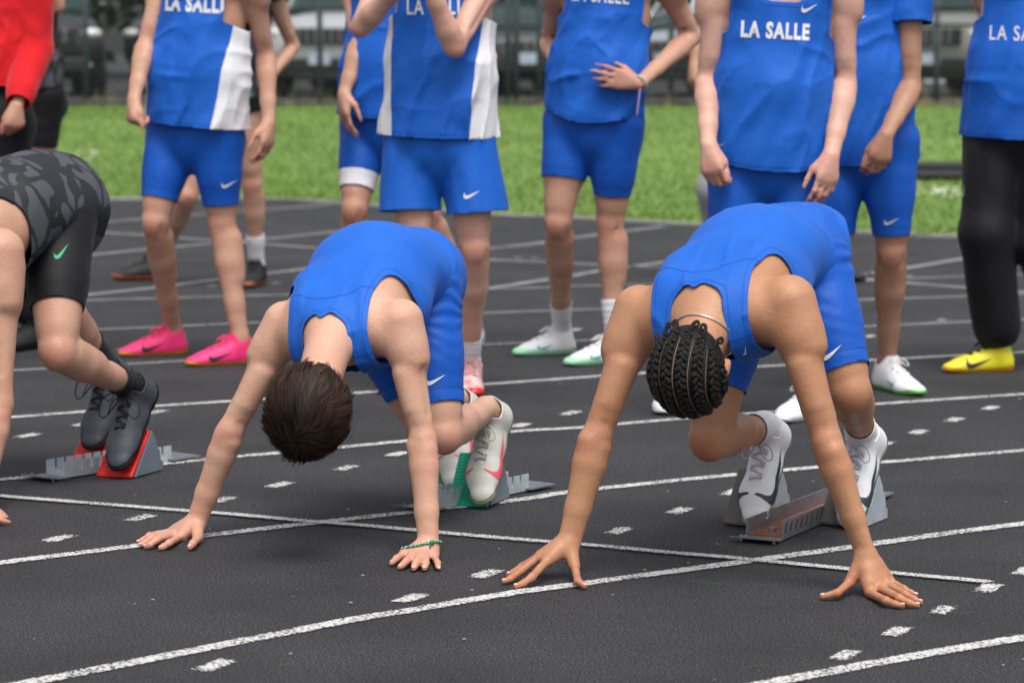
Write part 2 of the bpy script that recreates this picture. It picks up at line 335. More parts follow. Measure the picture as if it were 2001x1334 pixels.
# ------------------------------------------------------------------ people
def spine_frames(J):
    """spine points P,W,B,C with side (towards R) and dorsal vectors"""
    pts = [J['P'], J['W'], J['B'], J['C']]; sp = nrm(J['HR']-J['HL']); ss = nrm(J['SR']-J['SL']); fr = []
    for i, p in enumerate(pts):
        t = nrm(pts[min(i+1, 3)]-pts[max(i-1, 0)]); s = perp(lerp(sp, ss, i/3), t); d = np.cross(t, s)
        if np.dot(d, J['back']) < 0: d = -d
        fr.append((p, t, s, d))
    return fr
def limb_dirs(J, side):
    h, k, a = J['H'+side], J['K'+side], J['A'+side]
    ax = nrm(k-h); ay = nrm(a-k); f = -np.asarray(J['back'], float) if 'legfront' not in J else J['legfront']
    bend = (k-(h+a)/2); kf = perp(bend*6+np.asarray(f)*.35, nrm(a-h))
    return ax, ay, kf
def body_prims(J):
    S = J.get('S', 1.); M = J.get('M', 1.); R = []
    fr = spine_frames(J); (P0, t0, s0, d0), (W0, t1, s1, d1), (B0, t2, s2, d2), (C0, t3, s3, d3) = fr
    g = J.get('girth', 1.)*S
    kd = J.get('kd', 1.)
    def c(*a, **k):
        if kd != 1 and k.get('tag', '')[:3] in ('arm', 'for', 'shi') and k['k'] > 0: k['k'] *= kd
        if kd != 1 and k.get('tag') == 'groove' and abs(k['k']) == .014 and a[2] == .006*S: return
        R.append(Cone(*a, **k))
    # trunk
    c(P0-t0*.03*S, P0+t0*.05*S, .150*g, .146*g, k=.03, s=s0, fa=.72, fb=.70, tag='torso')
    c(P0+t0*.03*S, W0, .143*g, .128*g, k=.04, s=lerp(s0, s1, .5), fa=.72, fb=.72, tag='torso')
    c(W0, B0, .128*g, .150*g, k=.04, s=lerp(s1, s2, .5), fa=.74, fb=.72, tag='torso')
    c(B0, lerp(B0, C0, .75), .150*g, .148*g, k=.04, s=lerp(s2, s3, .5), fa=.74, fb=.66, tag='torso')
    c(lerp(C0, J['SL'], .62), lerp(C0, J['SR'], .62), .060*S, k=.05, tag='torso')
    for q, sg in (('R', 1), ('L', -1)):
        Sh, E, W_ = J['S'+q], J['E'+q], J['W'+q]
        c(lerp(B0, C0, .55)+s3*sg*.062*S-d3*.052*S, lerp(B0, C0, .8)+s3*sg*.10*S-d3*.050*S, .058*S*M, .05*S, k=.03, tag='torso')   # pectoral
        c(lerp(B0, C0, .9)+s3*sg*.075*S+d3*.05*S, lerp(B0, C0, .3)+s3*sg*.09*S+d3*.055*S, .052*S*M, .048*S, k=.035, tag='torso')  # shoulder blade
        c(J['N']-d3*.012, lerp(C0, Sh, .75)+t3*.02*S, .046*S, .038*S, k=.035, tag='trap')                                          # trapezius
        c(P0+s0*sg*.075*S+d0*.055*S-t0*.03*S, J['H'+q]+d0*.055*S-t0*.05*S, .085*S, .082*S, k=.03, tag='torso')                    # glute
        # arm
        ax = nrm(E-Sh); ay = nrm(W_-E); ol = (E-(Sh+W_)/2)
        ol = perp(ol*6+np.asarray(J.get('elb'+q, J['back']), float)*.2, nrm(W_-Sh))
        out = perp(s3*sg, ax)
        c(Sh-ax*.010*S+out*.004*S, lerp(Sh, E, .30)+out*.014*S, .060*S*M, .047*S*M, k=.018, tag='arm'+q)         # deltoid
        c(lerp(Sh, E, .08)+ol*.018*S, lerp(Sh, E, .34)+ol*.016*S, .048*S*M, .040*S*M, k=.016, tag='arm'+q)       # rear deltoid
        c(lerp(Sh, C0, .22), lerp(Sh, E, .2), .054*S*M, .05*S*M, k=.035, tag='arm'+q)
        c(lerp(Sh, E, .25), lerp(Sh, E, .8), .042*S*M, .034*S*M, k=.018, tag='arm'+q)
        c(lerp(Sh, E, .42)-ol*.014*S, lerp(Sh, E, .72)-ol*.012*S, .036*S*M, .031*S*M, k=.012, tag='arm'+q)       # biceps
        c(lerp(Sh, E, .36)+ol*.014*S, lerp(Sh, E, .68)+ol*.010*S, .035*S*M, .029*S*M, k=.012, tag='arm'+q)        # triceps
        c(lerp(Sh, E, .75), E+ol*.004*S, .034*S*M, .032*S, k=.012, tag='arm'+q)
        c(E+ol*.020*S-ax*.008*S, E+ol*.022*S+ay*.008*S, .017*S, .015*S, k=.012, tag='arm'+q)
        fs = np.asarray(J.get('fside'+q, s3), float); fs = perp(fs, ay)
        sdn = np.cross(ax, ol)
        for g_ in (1, -1): c(lerp(Sh, E, .40)+sdn*g_*.048*S*M, lerp(Sh, E, .80)+sdn*g_*.040*S*M, .003*S, .006*S, k=-.012, tag='groove')
        c(lerp(Sh, E, .90)-ol*.041*S+sdn*.010*S, E-ol*.040*S+sdn*.004*S+ay*.03*S, .008*S, .007*S, k=-.014, tag='groove')
        c(E, lerp(E, W_, .26), .034*S, .0385*S*M, k=.012, s=fs, fa=.95, fb=.86, tag='fore'+q)
        c(lerp(E, W_, .06)+fs*.014*S-ol*.006*S, lerp(E, W_, .42)+fs*.006*S, .027*S*M, .022*S, k=.010, tag='fore'+q)
        c(lerp(E, W_, .10)-fs*.012*S-ol*.004*S, lerp(E, W_, .46)-fs*.006*S, .027*S*M, .022*S, k=.010, tag='fore'+q)
        c(lerp(E, W_, .26), lerp(E, W_, .70), .0375*S*M, .0295*S, k=.012, s=fs, fa=.86, fb=.82, tag='fore'+q)
        c(lerp(E, W_, .68), W_, .0295*S, .0265*S, k=.012, s=fs, fa=.82, fb=.72, tag='fore'+q)
        # leg
        H, K, A = J['H'+q], J['K'+q], J['A'+q]; tx, ty, kf = limb_dirs(J, q); kb = -kf; lat = s0*sg
        c(H+lat*.012*S, lerp(H, K, .5), .088*S*J.get('thigh', 1), .074*S*J.get('thigh', 1), k=.025, tag='thigh'+q)
        c(lerp(H, K, .45), lerp(H, K, .95), .074*S*J.get('thigh', 1), .049*S, k=.02, tag='thigh'+q)
        c(lerp(H, K, .3)+kf*.022*S+lat*.01*S, lerp(H, K, .78)+kf*.014*S+lat*.006*S, .058*S, .045*S, k=.025, tag='thigh'+q)   # quadriceps
        c(lerp(H, K, .25)+kb*.022*S, lerp(H, K, .85)+kb*.014*S, .058*S, .038*S, k=.025, tag='thigh'+q)                       # hamstring
        c(K+kf*.014*S-tx*.016*S, K+kf*.014*S+ty*.012*S, .037*S, .035*S, k=.014, tag='shin'+q)                                 # kneecap
        c(K, lerp(K, A, .35), .0465*S, .045*S, k=.02, tag='shin'+q)
        c(lerp(K, A, .33), lerp(K, A, .72), .045*S, .034*S, k=.02, tag='shin'+q)
        c(lerp(K, A, .68), A, .035*S, .032*S, k=.02, tag='shin'+q)
        kb2 = perp(kb, ty)
        c(lerp(K, A, .14)+kb2*.020*S+lat*.008*S, lerp(K, A, .46)+kb2*.016*S+lat*.006*S, .041*S*M, .034*S, k=.025, tag='shin'+q)   # calf
        c(lerp(K, A, .14)+kb2*.018*S-lat*.012*S, lerp(K, A, .50)+kb2*.014*S-lat*.008*S, .038*S*M, .032*S, k=.025, tag='shin'+q)
        c(lerp(K, A, .12)+kf*.012*S, lerp(K, A, .85)+kf*.008*S, .030*S, .022*S, k=.02, tag='shin'+q)                              # shin bone
        for g_ in (1, -1): c(K+lat*g_*.042*S+kf*.026*S-tx*.004*S, K+lat*g_*.036*S+kf*.030*S+ty*.03*S, .006*S, .005*S, k=-.014, tag='groove')
        if 'foot'+q in J:
            f = J['foot'+q]; fk = f['L']/.285; c(A, f['heel']+(f['n']*.04+f['d']*.042)*fk, .031*fk, .025*fk, k=.015, tag='foot'+q)
            c(A-f['n']*.025*fk, f['heel']+(f['d']*.16+f['n']*.028)*fk, .026*fk, .02*fk, k=.02, tag='foot'+q)
        R += hand_prims(J['hand'+q], W_, S)
    # neck and head
    hu, hf = nrm(J['hu']), perp(J['hf'], J['hu']); hs = np.cross(hu, hf); H = J['Hd']
    c(J['N']-d3*.02, H-hu*.05-hf*.012, .060*S, .052*S, k=.04, tag='neck')
    k_ = J.get('headk', 1.)
    c(H-hf*.022*k_+hu*.022*k_, H+hf*.030*k_+hu*.026*k_, .078*k_, .070*k_, k=.02, tag='head')
    c(H-hf*.030*k_, H+hf*.04*k_, .070*k_, .060*k_, k=.02, tag='head')
    c(H+hf*.035*k_-hu*.02*k_, H+hf*.055*k_-hu*.085*k_, .055*k_, .030*k_, k=.03, s=hs, fa=.9, tag='head')     # face to chin
    c(H+hf*.088*k_-hu*.005*k_, H+hf*.106*k_-hu*.038*k_, .009, .013, k=.012, tag='head')                      # nose
    c(H+hf*.086*k_-hu*.066*k_-hs*.018, H+hf*.086*k_-hu*.066*k_+hs*.018, .009, k=.008, tag='head')            # lips
    for sg in (1, -1):
        c(H+hf*.078*k_+hu*.016+hs*sg*.018, H+hf*.070*k_+hu*.014+hs*sg*.045, .010, k=.012, tag='head')        # brow
        e = H+hs*sg*.076*k_-hu*.008; c(e-hu*.018, e+hu*.018-hf*.006+hs*sg*.008, .010, .016, k=.006, s=hf, fa=1, fb=.45, tag='head')
    return R
FING = [(.082, .030, (.043, .026, .020), .0088), (.086, .009, (.048, .029, .021), .0090), (.083, -.011, (.045, .027, .020), .0085), (.077, -.028, (.034, .021, .018), .0074)]
def rot(v, ax, a):
    ax = nrm(ax); v = np.asarray(v, float); return v*math.cos(a)+np.cross(ax, v)*math.sin(a)+ax*np.dot(ax, v)*(1-math.cos(a))
def gen_hand(W_, d, palm, thumb, curl=(.35, .5, .35), spread=.12, S=1., tcurl=.3, tout=.75):
    """hand from the wrist along d; palm = direction the palm faces; thumb = side the thumb is on"""
    d = nrm(d); palm = perp(palm, d); th = perp(np.asarray(thumb, float)-palm*np.dot(thumb, palm), d); fs = []
    for i, (a, b, ph, r) in enumerate(FING):
        p = W_+(d*a+th*b)*S; v = nrm(d+th*spread*(b/.03)); pts = [p]; ax = np.cross(v, palm)
        for l, cu in zip(ph, curl):
            v = rot(v, ax, cu*(1+.12*i)); p = p+v*l*S; pts.append(p)
        fs.append((pts, r*S))
    b0 = W_+(d*.022+th*.020+palm*.008)*S; v = nrm(d*(1-tout)+th*tout+palm*.25); p1 = b0+v*.045*S; v2 = nrm(v*(1-tcurl)+d*tcurl*1.2+palm*.2*tcurl); p2 = p1+v2*.034*S; p3 = p2+nrm(v2+d*tcurl*.5)*.027*S
    fs.append(([b0, p1, p2, p3], .0105*S))
    return dict(fingers=fs, palm=palm)
def hand_prims(hd, W_, S):
    R = []
    if hd is None: return R
    F4 = hd['fingers']; n = len(F4)
    for i, (pts, r) in enumerate(F4):
        th = i == 4
        if not th:
            R.append(Cone(W_+(pts[0]-W_)*.10, pts[0]-(pts[0]-W_)*.03, .0165*S, .0128*S, k=.013, tag='hand'))
        else:
            R.append(Cone(lerp(W_, pts[0], .3), pts[1], .018*S, .0125*S, k=.013, tag='hand'))
        m = len(pts)-1
        for j in range(m):
            ra = r*(1.12-.13*j); rb = r*(1.12-.13*(j+1))
            R.append(Cone(pts[j], pts[j+1], ra, rb, k=.006 if j == 0 else .003, tag='fing'))
            if j > 0: R.append(Cone(pts[j], pts[j], ra*1.06, k=.004, tag='fing'))
    # web of the palm
    R.append(Cone(lerp(W_, F4[0][0][0], .75), lerp(W_, F4[3][0][0], .75), .0135*S, .0115*S, k=.014, tag='hand'))
    R.append(Cone(lerp(W_, F4[0][0][0], .45), lerp(W_, F4[3][0][0], .45), .0165*S, .015*S, k=.014, tag='hand'))
    return R
def flush_of(V, J):
    f = np.zeros(len(V))
    def add(p, r, a):
        nonlocal f
        f = np.maximum(f, a*np.exp(-((V-p)**2).sum(1)/(r*r)))
    for q in 'RL':
        ol = nrm(J['E'+q]-(J['S'+q]+J['W'+q])/2+1e-5); add(J['E'+q]+ol*.02, .04, .45)
        _, _, kf = limb_dirs(J, q); add(J['K'+q]+kf*.045, .05, .5)
        if J['hand'+q]:
            for pts, r in J['hand'+q]['fingers']:
                add(pts[0], .03, .3)
                for p in pts[1:]: add(p, .02, .6)
    return np.clip(f, 0, 1)

# -------- garments
def torso_coords(J, V):
    """per vertex: s (0 pelvis .. 1 chest top, extrapolated), x towards R, y dorsal, in metres"""
    fr = spine_frames(J); pts = [f[0] for f in fr]; Ls = [np.linalg.norm(pts[i+1]-pts[i]) for i in range(3)]; cum = np.concatenate([[0], np.cumsum(Ls)])
    best = np.full(len(V), 1e9); out = np.zeros((len(V), 3))
    for i in range(3):
        a, b = pts[i], pts[i+1]; ba = b-a; t = ((V-a)@ba)/(ba@ba)
        tc = np.clip(t, -1e9 if i == 0 else 0, 1e9 if i == 2 else 1)
        q = V-(a+tc[:, None]*ba); d = (q**2).sum(1); m = d < best; best[m] = d[m]
        tt = np.clip(tc, 0, 1)[:, None]; sv = fr[i][2]*(1-tt)+fr[i+1][2]*tt; dv = fr[i][3]*(1-tt)+fr[i+1][3]*tt
        out[m] = np.stack([cum[i]+tc*Ls[i], (q*sv).sum(1), (q*dv).sum(1)], 1)[m]
    return out, cum[-1]
def smax(a, b, k=.02):
    h = np.clip(.5+.5*(a-b)/k, 0, 1); return b*(1-h)+a*h+k*h*(1-h)
def smin_(a, b, k=.02): return -smax(-a, -b, k)
def thigh_coords(J, V):
    """distance along the nearer thigh and which leg (1 = R)"""
    r = []
    for q in 'RL':
        h, k = J['H'+q], J['K'+q]; ba = k-h; L = np.linalg.norm(ba); t = (V-h)@ba/L; c = np.clip(t, 0, L)
        e = ((V-h-c[:, None]*ba/L)**2).sum(1); r.append((t, e))
    m = r[0][1] < r[1][1]
    return np.where(m, r[0][0], r[1][0]), m
def garment(name, prims, res, J, cutf, parent, material, foldf=None, thick=.0025, smooth=2, split=None, split_mat=None, split_name='panel'):
    acc, lo, rs = grid_field(prims, res); V, Q = surface(acc, lo, rs, smooth); T = tri(Q)
    if foldf is not None: V = V+vnormals(V, T)*np.maximum(foldf(V), -.0035)[:, None]
    V, T = clip(V, T, cutf(V))
    o2 = None
    if split is not None:
        c = split(V); V2, T2 = clip(V, T, c); V, T = clip(V, T, -c)
    o = amesh(name, V, T, parent, material)
    md = o.modifiers.new('thickness', 'SOLIDIFY'); md.thickness = thick; md.offset = -1
    if split is not None and len(T2):
        lab = np.arange(len(V2))
        while True:
            m_ = lab[T2].min(1); new = lab.copy()
            for q in range(3): np.minimum.at(new, T2[:, q], m_)
            new = new[new]
            if (new == lab).all(): break
            lab = new
        for c_ in np.unique(lab[T2[:, 0]]):
            tt = T2[lab[T2[:, 0]] == c_]
            if len(tt) < 12: continue
            us, inv = np.unique(tt, return_inverse=True); o2 = amesh(split_name, V2[us], inv.reshape(-1, 3), o, split_mat); md = o2.modifiers.new('thickness', 'SOLIDIFY'); md.thickness = thick; md.offset = -1
    return o, V, T, o2
def bvh_of(V, T): return BVHTree.FromPolygons([tuple(v) for v in V], [tuple(int(i) for i in t) for t in T])

SWOOSH = [(1.0, .40), (.72, .245), (.52, .135), (.36, .055), (.25, .015), (.15, .0), (.07, .025), (.015, .085), (.0, .165), (.02, .26), (.065, .355), (.135, .455), (.10, .36), (.095, .285), (.13, .225), (.19, .20), (.28, .20), (.40, .225), (.56, .27), (.78, .335)]
def poly_tris(poly, sub=2):
    T = [tuple(t) for t in tessellate_polygon([[Vector((x, y, 0)) for x, y in poly]])]
    bm = bmesh.new(); vs_ = [bm.verts.new((x, y, 0)) for x, y in poly]
    for t in T:
        try: bm.faces.new([vs_[i] for i in t])
        except ValueError: pass
    for _ in range(sub):
        bmesh.ops.subdivide_edges(bm, edges=[e for e in bm.edges if e.calc_length() > .06], cuts=1); bmesh.ops.triangulate(bm, faces=bm.faces[:])
    bm.verts.index_update(); r = ([(v.co.x, v.co.y) for v in bm.verts], [[v.index for v in f.verts] for f in bm.faces]); bm.free(); return r
def text_tris(txt, bold=.0, font_w=1.0):
    cu = bpy.data.curves.new('t', 'FONT'); cu.body = txt; cu.align_x = 'CENTER'; cu.align_y = 'CENTER'; cu.offset = bold; cu.resolution_u = 3; cu.space_character = 1.16
    o = bpy.data.objects.new('t', cu); C.objects.link(o); dg = bpy.context.evaluated_depsgraph_get(); me = bpy.data.meshes.new_from_object(o.evaluated_get(dg))
    bm = bmesh.new(); bm.from_mesh(me); bmesh.ops.triangulate(bm, faces=bm.faces[:]); bmesh.ops.subdivide_edges(bm, edges=bm.edges[:], cuts=1); bmesh.ops.triangulate(bm, faces=bm.faces[:])
    bm.verts.index_update(); r = ([(v.co.x, v.co.y) for v in bm.verts], [[v.index for v in f.verts] for f in bm.faces]); bm.free()
    C.objects.unlink(o); bpy.data.objects.remove(o); bpy.data.curves.remove(cu); bpy.data.meshes.remove(me)
    xs = [p[0] for p in r[0]]; ys = [p[1] for p in r[0]]; w = max(xs)-min(xs); cx = (max(xs)+min(xs))/2; cy = (max(ys)+min(ys))/2
    return [((x-cx)/w, (y-cy)/w) for x, y in r[0]], r[1]
def decal(name, mesh2d, bvh, org, ux, uy, dr, parent, material, off=.0016):
    pts, fc = mesh2d; V = []; ok = []
    dr = Vector(tuple(nrm(dr)))
    for a, b in pts:
        p = Vector(tuple(np.asarray(org)+np.asarray(ux)*a+np.asarray(uy)*b)); h = bvh.ray_cast(p-dr*.25, dr, .6)
        if h[0] is None: V.append(p); ok.append(False)
        else:
            n = h[1] if h[1].dot(dr) < 0 else -h[1]
            V.append(h[0]+n*off); ok.append(True)
    fc = [f for f in fc if all(ok[i] for i in f) and max((V[f[0]]-V[f[1]]).length, (V[f[1]]-V[f[2]]).length, (V[f[0]]-V[f[2]]).length) < .12]
    if not fc: return None
    if name == 'swoosh':
        par = list(range(len(V)))
        def fr_(i):
            while par[i] != i: i = par[i]
            return i
        for f in fc:
            for i in f[1:]: par[fr_(i)] = fr_(f[0])
        cnt = {}
        for f in fc: cnt[fr_(f[0])] = cnt.get(fr_(f[0]), 0)+1
        big = max(cnt, key=cnt.get); fc = [f for f in fc if fr_(f[0]) == big]
    if name == 'letter':
        par = list(range(len(V)))
        def fd_(i):
            while par[i] != i: i = par[i]
            return i
        for f in fc:
            for i in f[1:]: par[fd_(i)] = fd_(f[0])
        for r in sorted({fd_(f[0]) for f in fc}):
            ff = [f for f in fc if fd_(f[0]) == r]; ids = sorted({i for f in ff for i in f}); mp_ = {a: b for b, a in enumerate(ids)}
            pmesh('letter', [V[i] for i in ids], [[mp_[i] for i in f] for f in ff], parent, material, True)
        return None
    o = pmesh(name, V, fc, parent, material, True)
    bm = bmesh.new(); bm.from_mesh(o.data); bmesh.ops.delete(bm, geom=[v for v in bm.verts if not v.link_faces], context='VERTS'); bm.to_mesh(o.data); bm.free()
    return o

# -------- shoes
def foot(heel, toe, up):
    d = nrm(toe-heel); n = perp(up, d); return dict(heel=np.asarray(heel, float), d=d, n=n, L=np.linalg.norm(toe-heel))
def ankle_of(f, S=1.): k = f['L']/.285; return f['heel']+f['d']*.055*k+f['n']*.104*k
def shoe(parent, f, upper, sole, lace=None, accent=None, kind='spike', socks=None, soleh=0., sockh=.07, J=None, q='R', res=.0045, swoosh=None, swsize=.11, swside=1, swflip=1, collar=None, spikes=False, tongue=None, loop=False):
    h, d, n, L = f['heel'], f['d'], f['n'], f['L']; s = np.cross(d, n)          # s: to the right when looking along d with n up
    k = L/.285
    def at(x, y, z): return h+(d*x+s*y+n*z)*k
    slim = 1.04 if kind == 'spike' else 1.10; th = .0 if kind == 'spike' else .008
    pr = [Cone(at(.038, 0, .035+th), at(.05, 0, .070+th), .036*k*slim, .033*k*slim, k=.02),
          Cone(at(.036, 0, .022+th), at(.12, 0, .026+th), .036*k*slim, .034*k*slim, k=.02),
          Cone(at(.075, 0, .066+th), at(.170, .0, .036+th), .035*k*slim, .031*k*slim, k=.025),
          Cone(at(.048, 0, .045+th), at(.062, 0, .135+th), .040*k*slim, .041*k*slim, k=.02),
          Cone(at(.12, 0, .026+th), at(.205, .004, .022+th), .034*k*slim, .042*k*slim, k=.02, s=s, fa=.95, fb=.72),
          Cone(at(.195, .004, .022+th), at(.252, -.004, .018+th), .043*k*slim, .033*k*slim, k=.015, s=s, fa=.72, fb=.62)]
    acc, lo, rs = grid_field(pr, res*k); V, Q = surface(acc, lo, rs, 2); T = tri(Q)
    X = (V-h)@d/k; Y = (V-h)@s/k; Z = (V-h)@n/k
    # flatten the sole, toe spring
    spring = .010*np.clip((X-.20)/.08, 0, 1)**2; zb = .0+spring
    Z2 = np.maximum(Z, zb); V = V+n*((Z2-Z)*k)[:, None]; Z = Z2
    # collar opening
    top = .090+th+.030*np.clip((X-.075)/.02, 0, 1)+.012*np.clip((.035-X)/.02, 0, 1)
    V, T = clip(V, T, top-Z); X = (V-h)@d/k; Y = (V-h)@s/k; Z = (V-h)@n/k
    sl = (.012 if kind == 'spike' else .024)+.008*np.clip((.10-X)/.1, 0, 1)+.010*np.clip((X-.22)/.05, 0, 1)+soleh*(.35+.65*np.clip((X-.10)/.1, 0, 1))
    Vu, Tu = clip(V, T, Z-sl); Vs, Ts = clip(V, T, sl-Z)
    o = amesh('shoe', Vu, Tu, parent, upper); md = o.modifiers.new('thickness', 'SOLIDIFY'); md.thickness = .004*k; md.offset = -1
    cen = h+d*.13*k; Ns = vnormals(Vs, Ts); fl = Ns-np.outer(Ns@n, n)
    amesh('sole', Vs+fl*.0028*k, Ts, o, sole)
    if kind == 'spike' and accent is not None:
        Vt, Tt = clip(Vu, Tu, ((Vu-h)@d/k-.215)); Nt = vnormals(Vt, Tt); amesh('toe_cap', Vt+Nt*.0012, Tt, o, accent)
    bv = bvh_of(Vu, Tu)
    if lace is not None:
        mb = MB()
        for i in range(6):
            x = .108+.0145*i; zz = .2
            row = []
            for y in np.linspace(-.021+.001*i, .021-.001*i, 7):
                p = Vector(tuple(at(x+.006*(1 if i % 2 else -1)*y/.02, y, .2))); hit = bv.ray_cast(p, Vector(tuple(-n)))
                if hit[0] is not None and (np.array(hit[0])-h)@n/k > .03: row.append(np.array(hit[0])+n*.0018)
            if len(row) > 2: mb.tube(row, .0031*k, 5); mb.tube([p+d*.0075*k*(1-2*i_/(len(row)-1)) for i_, p in enumerate(row)], .0024*k, 5)
        knot = Vector(tuple(at(.092, 0, .2))); hit = bv.ray_cast(Vector(tuple(at(.106, 0, .2))), Vector(tuple(-n)))
        if hit[0] is not None:
            kp = np.array(hit[0])+n*.004*k; mb.ell(kp, d*.006, s*.007, n*.005, 8, 6)
            big = 1.6 if loop else 1.0
            for sg in (1, -1):
                lp = [kp, kp+(s*sg*.018+n*.010)*big*k, kp+(s*sg*.036+n*.004+d*.012)*big*k, kp+(s*sg*.040-n*.010+d*.03)*big*k, kp+(s*sg*.026-n*.010+d*.036)*big*k, kp+(s*sg*.008+n*.002+d*.012)*k]
                mb.tube(smooth_path(lp, 4), .0019*k, 5); mb.tube(smooth_path([kp, kp+(s*sg*.012+d*.014+n*.006)*big*k, kp+(s*sg*.020+d*.034-n*.006)*big*k], 4), .0018*k, 5)
        if mb.V: mb.build('laces', o, lace, True)
    if tongue is not None:
        row = []
        mb = MB(); mb.ell(at(.088, 0, .088+th), s*.022*k, (d*.7+n*.7)*.022*k, (n*.7-d*.7)*.006*k, 10, 6); mb.build('tongue', o, tongue, True)
    if swoosh is not None:
        for sd_ in ((1, -1) if swside == 0 else (swside,)):
            sw = poly_tris([(x-.5, y-.2) for x, y in SWOOSH])
            decal('swoosh', sw, bv, at(.155, 0, .034), -d*swsize*k*swflip, n*swsize*.8*k+0*s, -s*sd_, o, swoosh, .0014)
    if accent is not None:
        c = np.abs((Vu-h)@n/k-(.034+.10*np.clip(.06-(Vu-h)@d/k, 0, 1)))
    if spikes:
        mb = MB()
        for x, y in ((.19, .025), (.19, -.025), (.215, .03), (.22, -.024), (.245, .012), (.245, -.012)):
            b0 = at(x, y, .006); mb.tube([b0, b0-n*.008*k], [.0028*k, .001*k], 6)
        mb.build('spikes', o, mat('spike steel', (.6, .6, .6), .3, 1), True)['kind'] = 'stuff'
    # sock
    if socks is not None and J is not None:
        A, K = J['A'+q], J['K'+q]; ax = nrm(K-A); pp = [p.grown(.0045) for p in J['_prims'] if p.tag in ('shin'+q, 'foot'+q)]
        def cut(V):
            t = (V-A)@ax; return np.minimum(sockh-t, t+.035)
        def fold(V):
            t = (V-A)@ax; return .0009*np.sin(t*260)+.004*noise3(V, 22)
        so, _, _, _ = garment('sock', pp, .006, J, cut, parent, socks, fold, .002)
    return o
def smooth_path(pts, n=4):
    """Catmull-Rom resample"""
    pts = [np.asarray(p, float) for p in pts]; out = []; m = len(pts)
    for i in range(m-1):
        p0, p1, p2, p3 = pts[max(i-1, 0)], pts[i], pts[i+1], pts[min(i+2, m-1)]
        for j in range(n):
            t = j/n; out.append(.5*((2*p1)+(-p0+p2)*t+(2*p0-5*p1+4*p2-p3)*t*t+(-p0+3*p1-3*p2+p3)*t**3))
    return out+[pts[-1]]
# ------------------------------------------------------------------ setting: track
def track_material():
    m = bpy.data.materials.new('black rubber track'); m.use_nodes = True; nt = m.node_tree; b = nt.nodes['Principled BSDF']; L = nt.links.new; N = nt.nodes.new
    g = N('ShaderNodeNewGeometry')
    n1 = N('ShaderNodeTexNoise'); n1.inputs['Scale'].default_value = 1.7; n1.inputs['Detail'].default_value = 9; n1.inputs['Roughness'].default_value = .62; L(g.outputs['Position'], n1.inputs['Vector'])
    n2 = N('ShaderNodeTexNoise'); n2.inputs['Scale'].default_value = 230; n2.inputs['Detail'].default_value = 3; n2.inputs['Roughness'].default_value = .7; L(g.outputs['Position'], n2.inputs['Vector'])
    v = N('ShaderNodeTexVoronoi'); v.inputs['Scale'].default_value = 230; L(g.outputs['Position'], v.inputs['Vector'])
    cr = N('ShaderNodeValToRGB'); e = cr.color_ramp.elements; e[0].position = .42; e[0].color = (.006, .006, .007, 1); e[1].position = .61; e[1].color = (.098, .098, .105, 1)
    e2 = cr.color_ramp.elements.new(.51); e2.color = (.0155, .0155, .018, 1)
    L(n2.outputs['Fac'], cr.inputs[0])
    mr = N('ShaderNodeMapRange'); mr.inputs[1].default_value = .3; mr.inputs[2].default_value = .7; mr.inputs[3].default_value = .68; mr.inputs[4].default_value = 1.36; L(n1.outputs['Fac'], mr.inputs[0])
    mx = N('ShaderNodeMix'); mx.data_type = 'RGBA'; mx.blend_type = 'MULTIPLY'; mx.inputs[0].default_value = 1; L(cr.outputs[0], mx.inputs[6]); L(mr.outputs[0], mx.inputs[7])
    # rare pale grains
    v2 = N('ShaderNodeTexVoronoi'); v2.inputs['Scale'].default_value = 60; L(g.outputs['Position'], v2.inputs['Vector'])
    lt = N('ShaderNodeMath'); lt.operation = 'LESS_THAN'; lt.inputs[1].default_value = .085; L(v2.outputs['Distance'], lt.inputs[0])
    sp = N('ShaderNodeSeparateColor'); L(v2.outputs['Color'], sp.inputs[0])
    gt = N('ShaderNodeMath'); gt.operation = 'GREATER_THAN'; gt.inputs[1].default_value = .9; L(sp.outputs[0], gt.inputs[0])
    mu = N('ShaderNodeMath'); mu.operation = 'MULTIPLY'; L(lt.outputs[0], mu.inputs[0]); L(gt.outputs[0], mu.inputs[1])
    mx2 = N('ShaderNodeMix'); mx2.data_type = 'RGBA'; mx2.inputs[7].default_value = (.22, .22, .21, 1); L(mu.outputs[0], mx2.inputs[0]); L(mx.outputs[2], mx2.inputs[6])
    L(mx2.outputs[2], b.inputs['Base Color']); b.inputs['Roughness'].default_value = .82; b.inputs['Specular IOR Level'].default_value = .35
    ad = N('ShaderNodeMath'); ad.operation = 'MULTIPLY_ADD'; ad.inputs[1].default_value = .6; L(v.outputs['Distance'], ad.inputs[0]); L(n2.outputs['Fac'], ad.inputs[2])
    bp = N('ShaderNodeBump'); bp.inputs['Strength'].default_value = .3; bp.inputs['Distance'].default_value = .003; L(ad.outputs[0], bp.inputs['Height']); L(bp.outputs[0], b.inputs['Normal'])
    return m
